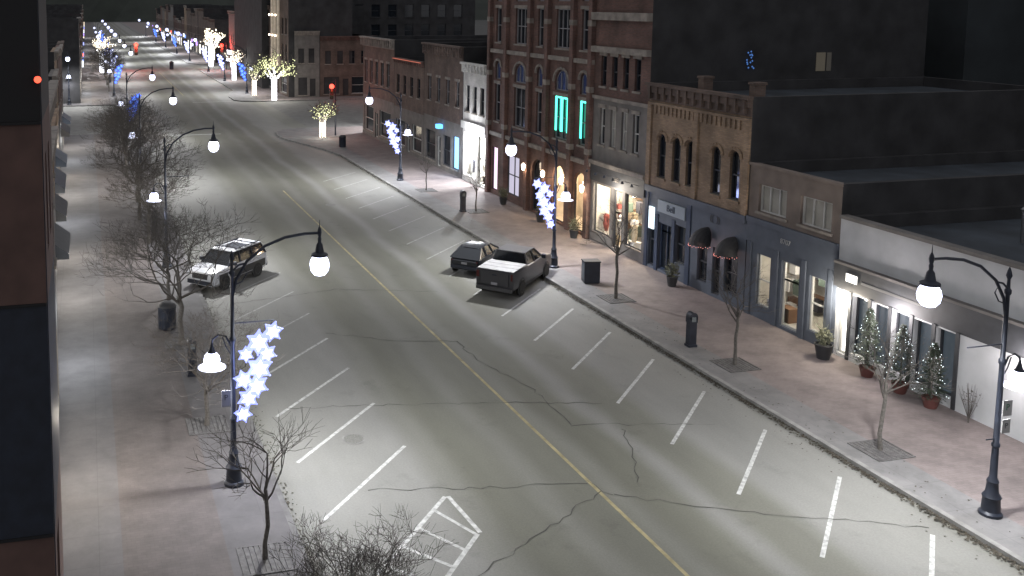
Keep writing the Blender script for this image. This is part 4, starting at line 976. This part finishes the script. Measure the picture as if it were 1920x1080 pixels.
def vehicle(kind, name, label, loc, rot, paint):
    r = thing(name, label, "car" if kind != "pickup" else "pickup truck", loc, rot, "cars parked along the kerb")
    GL = mat("car_glass", (.01,.012,.015), .05, spec=.8); TY = mat("tyre_rubber", (.015,.015,.015), .85); RIM = mat("alloy_rim", (.2,.2,.21), .4, .9)
    b = MB(); g = MB(); rf = MB()
    if kind == "pickup":
        hw = 1.0; wr = .4; axles = (1.85, -1.75)
        loft(b, [(2.9,.86,.45,.85,.1),(2.82,.95,.38,1.1,.12),(2.3,.99,.36,1.2,.14),(1.3,1.0,.36,1.26,.1),(1.2,1.0,.36,1.3,.06),(-.85,1.0,.36,1.32,.05),(-.9,1.0,.4,1.38,.05),(-2.8,1.0,.42,1.38,.05),(-2.86,.97,.5,1.36,.05)])
        cabin(g, 1.35,-.92,.55,-.72,.93,.74,1.28,1.86); rf.box((-.76,-.75,1.86),(.58,.75,1.91))
        pil = [((1.36,.94,1.28),(.56,.75,1.87)),((-.9,.94,1.3),(-.72,.75,1.87)),((.2,.95,1.3),(.1,.765,1.87))]
    elif kind == "suv":
        hw = .98; wr = .39; axles = (1.5,-1.45)
        loft(b, [(2.45,.82,.42,.8,.1),(2.36,.93,.32,1.02,.14),(1.9,.97,.3,1.12,.16),(1.05,.98,.3,1.18,.1),(-2.2,.98,.32,1.2,.05),(-2.42,.94,.4,1.15,.05)])
        cabin(g, 1.15,-2.38,.45,-2.05,.92,.74,1.16,1.76); rf.box((-2.1,-.75,1.76),(.5,.75,1.81))
        rf.box((-1.2,-.5,1.811),(-.1,.5,1.825), 1)
        for s in (-1, 1): rf.tube([(.2,s*.66,1.86),(-1.9,s*.66,1.86)], .03, 6, 1)
        for x in (0,-1.5): rf.tube([(x,-.66,1.86),(x,.66,1.86)], .025, 6, 1)
        pil = [((1.15,.93,1.17),(.46,.75,1.77)),((-2.36,.93,1.18),(-2.05,.75,1.77)),((.1,.94,1.18),(-.0,.765,1.77)),((-1.1,.94,1.18),(-1.1,.765,1.77))]
    else:
        hw = .88; wr = .31; axles = (1.3,-1.25)
        loft(b, [(2.1,.66,.33,.58,.12),(2.0,.80,.26,.76,.18),(1.55,.86,.24,.88,.2),(.95,.88,.24,.93,.12),(-1.6,.88,.26,.96,.08),(-1.95,.84,.3,.90,.1),(-2.08,.76,.36,.80,.12)])
        cabin(g, 1.05,-2.0,.15,-1.15,.82,.58,.92,1.38)
        vs = []; 
        for x, w, z in ((.2,.56,1.375),(.05,.60,1.41),(-.5,.61,1.43),(-1.0,.60,1.41),(-1.22,.55,1.365)):
            vs += [(x,-w,z-.03),(x,-w*.7,z+.01),(x,w*.7,z+.01),(x,w,z-.03)]
        rf.add(vs, [(i*4+k,i*4+k+1,i*4+k+5,i*4+k+4) for i in range(4) for k in range(3)])
        pil = [((1.05,.83,.93),(.16,.59,1.385)),((-1.98,.83,.93),(-1.16,.59,1.385)),((.0,.84,.94),(-.1,.605,1.395)),((-.95,.84,.94),(-.9,.605,1.395))]
    PILM = BLACK if kind == "suv" else paint
    body = b.obj("body", paint, r)
    g.obj("window_glass", GL, r, smooth=False); rf.obj("roof", [paint, BLACK], r, smooth=(kind == "hatch"))
    for p, q in pil:
        for s in (-1, 1):
            pl = MB(); pl.tube([(p[0],p[1]*s,p[2]),(q[0],q[1]*s,q[2])], .04, 5); pl.obj("roof_pillar", PILM, r)
    a = MB()
    for x in axles:
        for s in (-1, 1): a.lathe([(wr+.09,-.01),(wr+.09,.01)], 18, (x,s*(hw-.001),wr+.03), 0, 'y')
    for s in (-1, 1): a.box((axles[1]+wr+.1,s*(hw-.004)-.015,.36),(axles[0]-wr-.1,s*(hw-.004)+.015,.48))
    if kind == "suv":
        for s in (-1, 1): a.box((-2.2,s*(hw-.006)-.012,.50),(2.0,s*(hw-.006)+.012,.90))  # dark panels paint the shade along the SUV's flanks
    a.obj("arch_trim_and_side_shade", DARKPLASTIC, r)
    for x in axles:
        for s in (-1, 1):
            t = MB(); t.lathe([(wr*.6,-.11),(wr*.95,-.11),(wr,-.07),(wr,.07),(wr*.95,.11),(wr*.6,.11)], 20, (0,0,0), 0, 'y'); to = t.obj("wheel", TY, r); to.location = (x,s*(hw-.07),wr)
            m = MB(); m.lathe([(.02,s*.09),(wr*.2,s*.1),(wr*.25,s*.08),(wr*.5,s*.085),(wr*.62,s*.112),(wr*.62,s*.1)], 12, (0,0,0), 0, 'y')
            m.obj("rim", RIM, to)
    X1 = {"pickup":2.87,"suv":2.42,"hatch":2.04}[kind]; X0 = {"pickup":-2.87,"suv":-2.42,"hatch":-2.04}[kind]
    hz_ = {"pickup":.92,"suv":.86,"hatch":.62}[kind]; ww = {"pickup":.93,"suv":.88,"hatch":.74}[kind]
    for s in (-1, 1):
        m = MB(); m.box((X1-.12,s*ww-.0-.16*(s > 0),hz_-.08),(X1+.02,s*ww+.16*(s < 0),hz_+.1)); m.obj("headlight", mat("headlight_lens",(.5,.52,.55),.1), r, smooth=False)
        m = MB(); zt = {"pickup":1.3,"suv":1.12,"hatch":.84}[kind]
        m.box((X0-.02,s*ww-.0-.12*(s > 0),zt-(.2 if kind == "hatch" else .32)),(X0+.12,s*ww+.12*(s < 0)+.03*s,zt)); m.obj("tail_light", mat("tail_lens",(.07,.012,.012),.25), r, smooth=False)
        m = MB(); xm = {"pickup":1.05,"suv":.85,"hatch":.75}[kind]; m.box((xm-.08,s*(hw+.14)-.1,{"pickup":1.3,"suv":1.2,"hatch":.93}[kind]),(xm+.08,s*(hw+.14)+.1,{"pickup":1.5,"suv":1.38,"hatch":1.07}[kind])); m.obj("side_mirror", BLACK, r, smooth=False)
    m = MB(); m.box((X1-.06,-.5,hz_-.18),(X1+.035,.5,hz_+.1)); m.obj("grille", DARKPLASTIC, r, smooth=False)
    m = MB(); m.box((X1-.1,-.9*ww,.4),(X1+.08,.9*ww,.60)); m.obj("front_bumper", BLACK, r, smooth=False)
    m = MB(); m.box((X0-.12,-ww,.40),(X0+.05,ww,.58)); m.obj("rear_bumper", mat("dark_bumper_metal",(.08,.08,.085),.45,.6) if kind == "pickup" else BLACK, r, smooth=False)
    m = MB(); zp = {"pickup":.8,"suv":.75,"hatch":.76}[kind]; xx = X0-.06 if kind == "pickup" else X0-.04; m.box((xx-.01,-.16,zp-.12),(xx+.03,.16,zp)); m.obj("number_plate", mat("plate_white",(.25,.25,.27),.5), r, smooth=False)
    if kind == "pickup":
        m = MB(); m.box((-2.82,-.95,1.385),(-.98,.95,1.42)); m.box((-2.2,-.95,1.421),(-2.17,.95,1.43)); m.box((-1.6,-.95,1.421),(-1.57,.95,1.43))
        m.obj("bed_cover", mat("frosty_bed_cover",(.26,.26,.27),.6,var=.2,scale=3), r, smooth=False)
        m = MB(); m.box((-2.90,-.72,.68),(-2.865,.72,1.33)); m.box((-2.92,-.12,1.15),(-2.9,.12,1.22), 1); m.obj("tailgate", [paint, BLACK], r, smooth=False)
    else:
        m = MB(); m.box((X0-.03,-.5,.62 if kind == "hatch" else .8),(X0+.02,.5,.635 if kind == "hatch" else .83)); m.obj("boot_trim", CHROME, r, smooth=False)
    return r
vehicle("pickup", "parked_pickup", "dark grey crew-cab pickup with pale bed cover parked nose to kerb", (21.4,44.9,0), rad(44), mat("grey_car_paint", (.045,.045,.05), .35, .2, spec=.6))
vehicle("hatch", "parked_car", "small black hatchback parked beside the pickup", (20.8,48.3,0), rad(45), mat("charcoal_car_paint",(.02,.022,.026),.3,.3))
sv = vehicle("suv", "parked_car", "white sport utility car with shade painted on its sides parked under a bare tree", (6.95,49.1,0), rad(225), mat("white_car_paint", (.42,.43,.46), .35))
sv.scale = (.96,.96,.96)

# ------------------------------------------------------------------ world and camera
w = bpy.data.worlds.new("World"); SC.world = w; w.use_nodes = True; nt = w.node_tree
bg = nt.nodes["Background"]; sk = nt.nodes.new("ShaderNodeTexSky"); sk.sky_type = 'NISHITA'; sk.sun_disc = False
sk.sun_elevation = rad(-4); sk.sun_rotation = rad(200)
ad = nt.nodes.new("ShaderNodeMix"); ad.data_type = 'RGBA'; ad.blend_type = 'ADD'; ad.inputs[0].default_value = 1
nt.links.new(sk.outputs[0], ad.inputs[6]); ad.inputs[7].default_value = (3.9, 3.9, 4.1, 1)   # town glow in the night sky
nt.links.new(ad.outputs[2], bg.inputs["Color"]); bg.inputs["Strength"].default_value = .12

f_ = 1800; th = math.atan(197/f_); psi = math.atan(441/f_*math.cos(th))
cd = bpy.data.cameras.new("camera"); cam = bpy.data.objects.new("camera", cd); COL.objects.link(cam)
cam.location = (0,0,14.6); cam.rotation_euler = (rad(90)-th, 0, -psi)
cd.sensor_width = 36; cd.lens = f_/1920*36; cd.shift_x = 360/1920; cd.shift_y = -340/1920; cd.clip_end = 6000; cd.clip_start = .1
SC.camera = cam
SC.view_settings.view_transform = 'Standard'; SC.view_settings.look = 'None'; SC.view_settings.exposure = 0
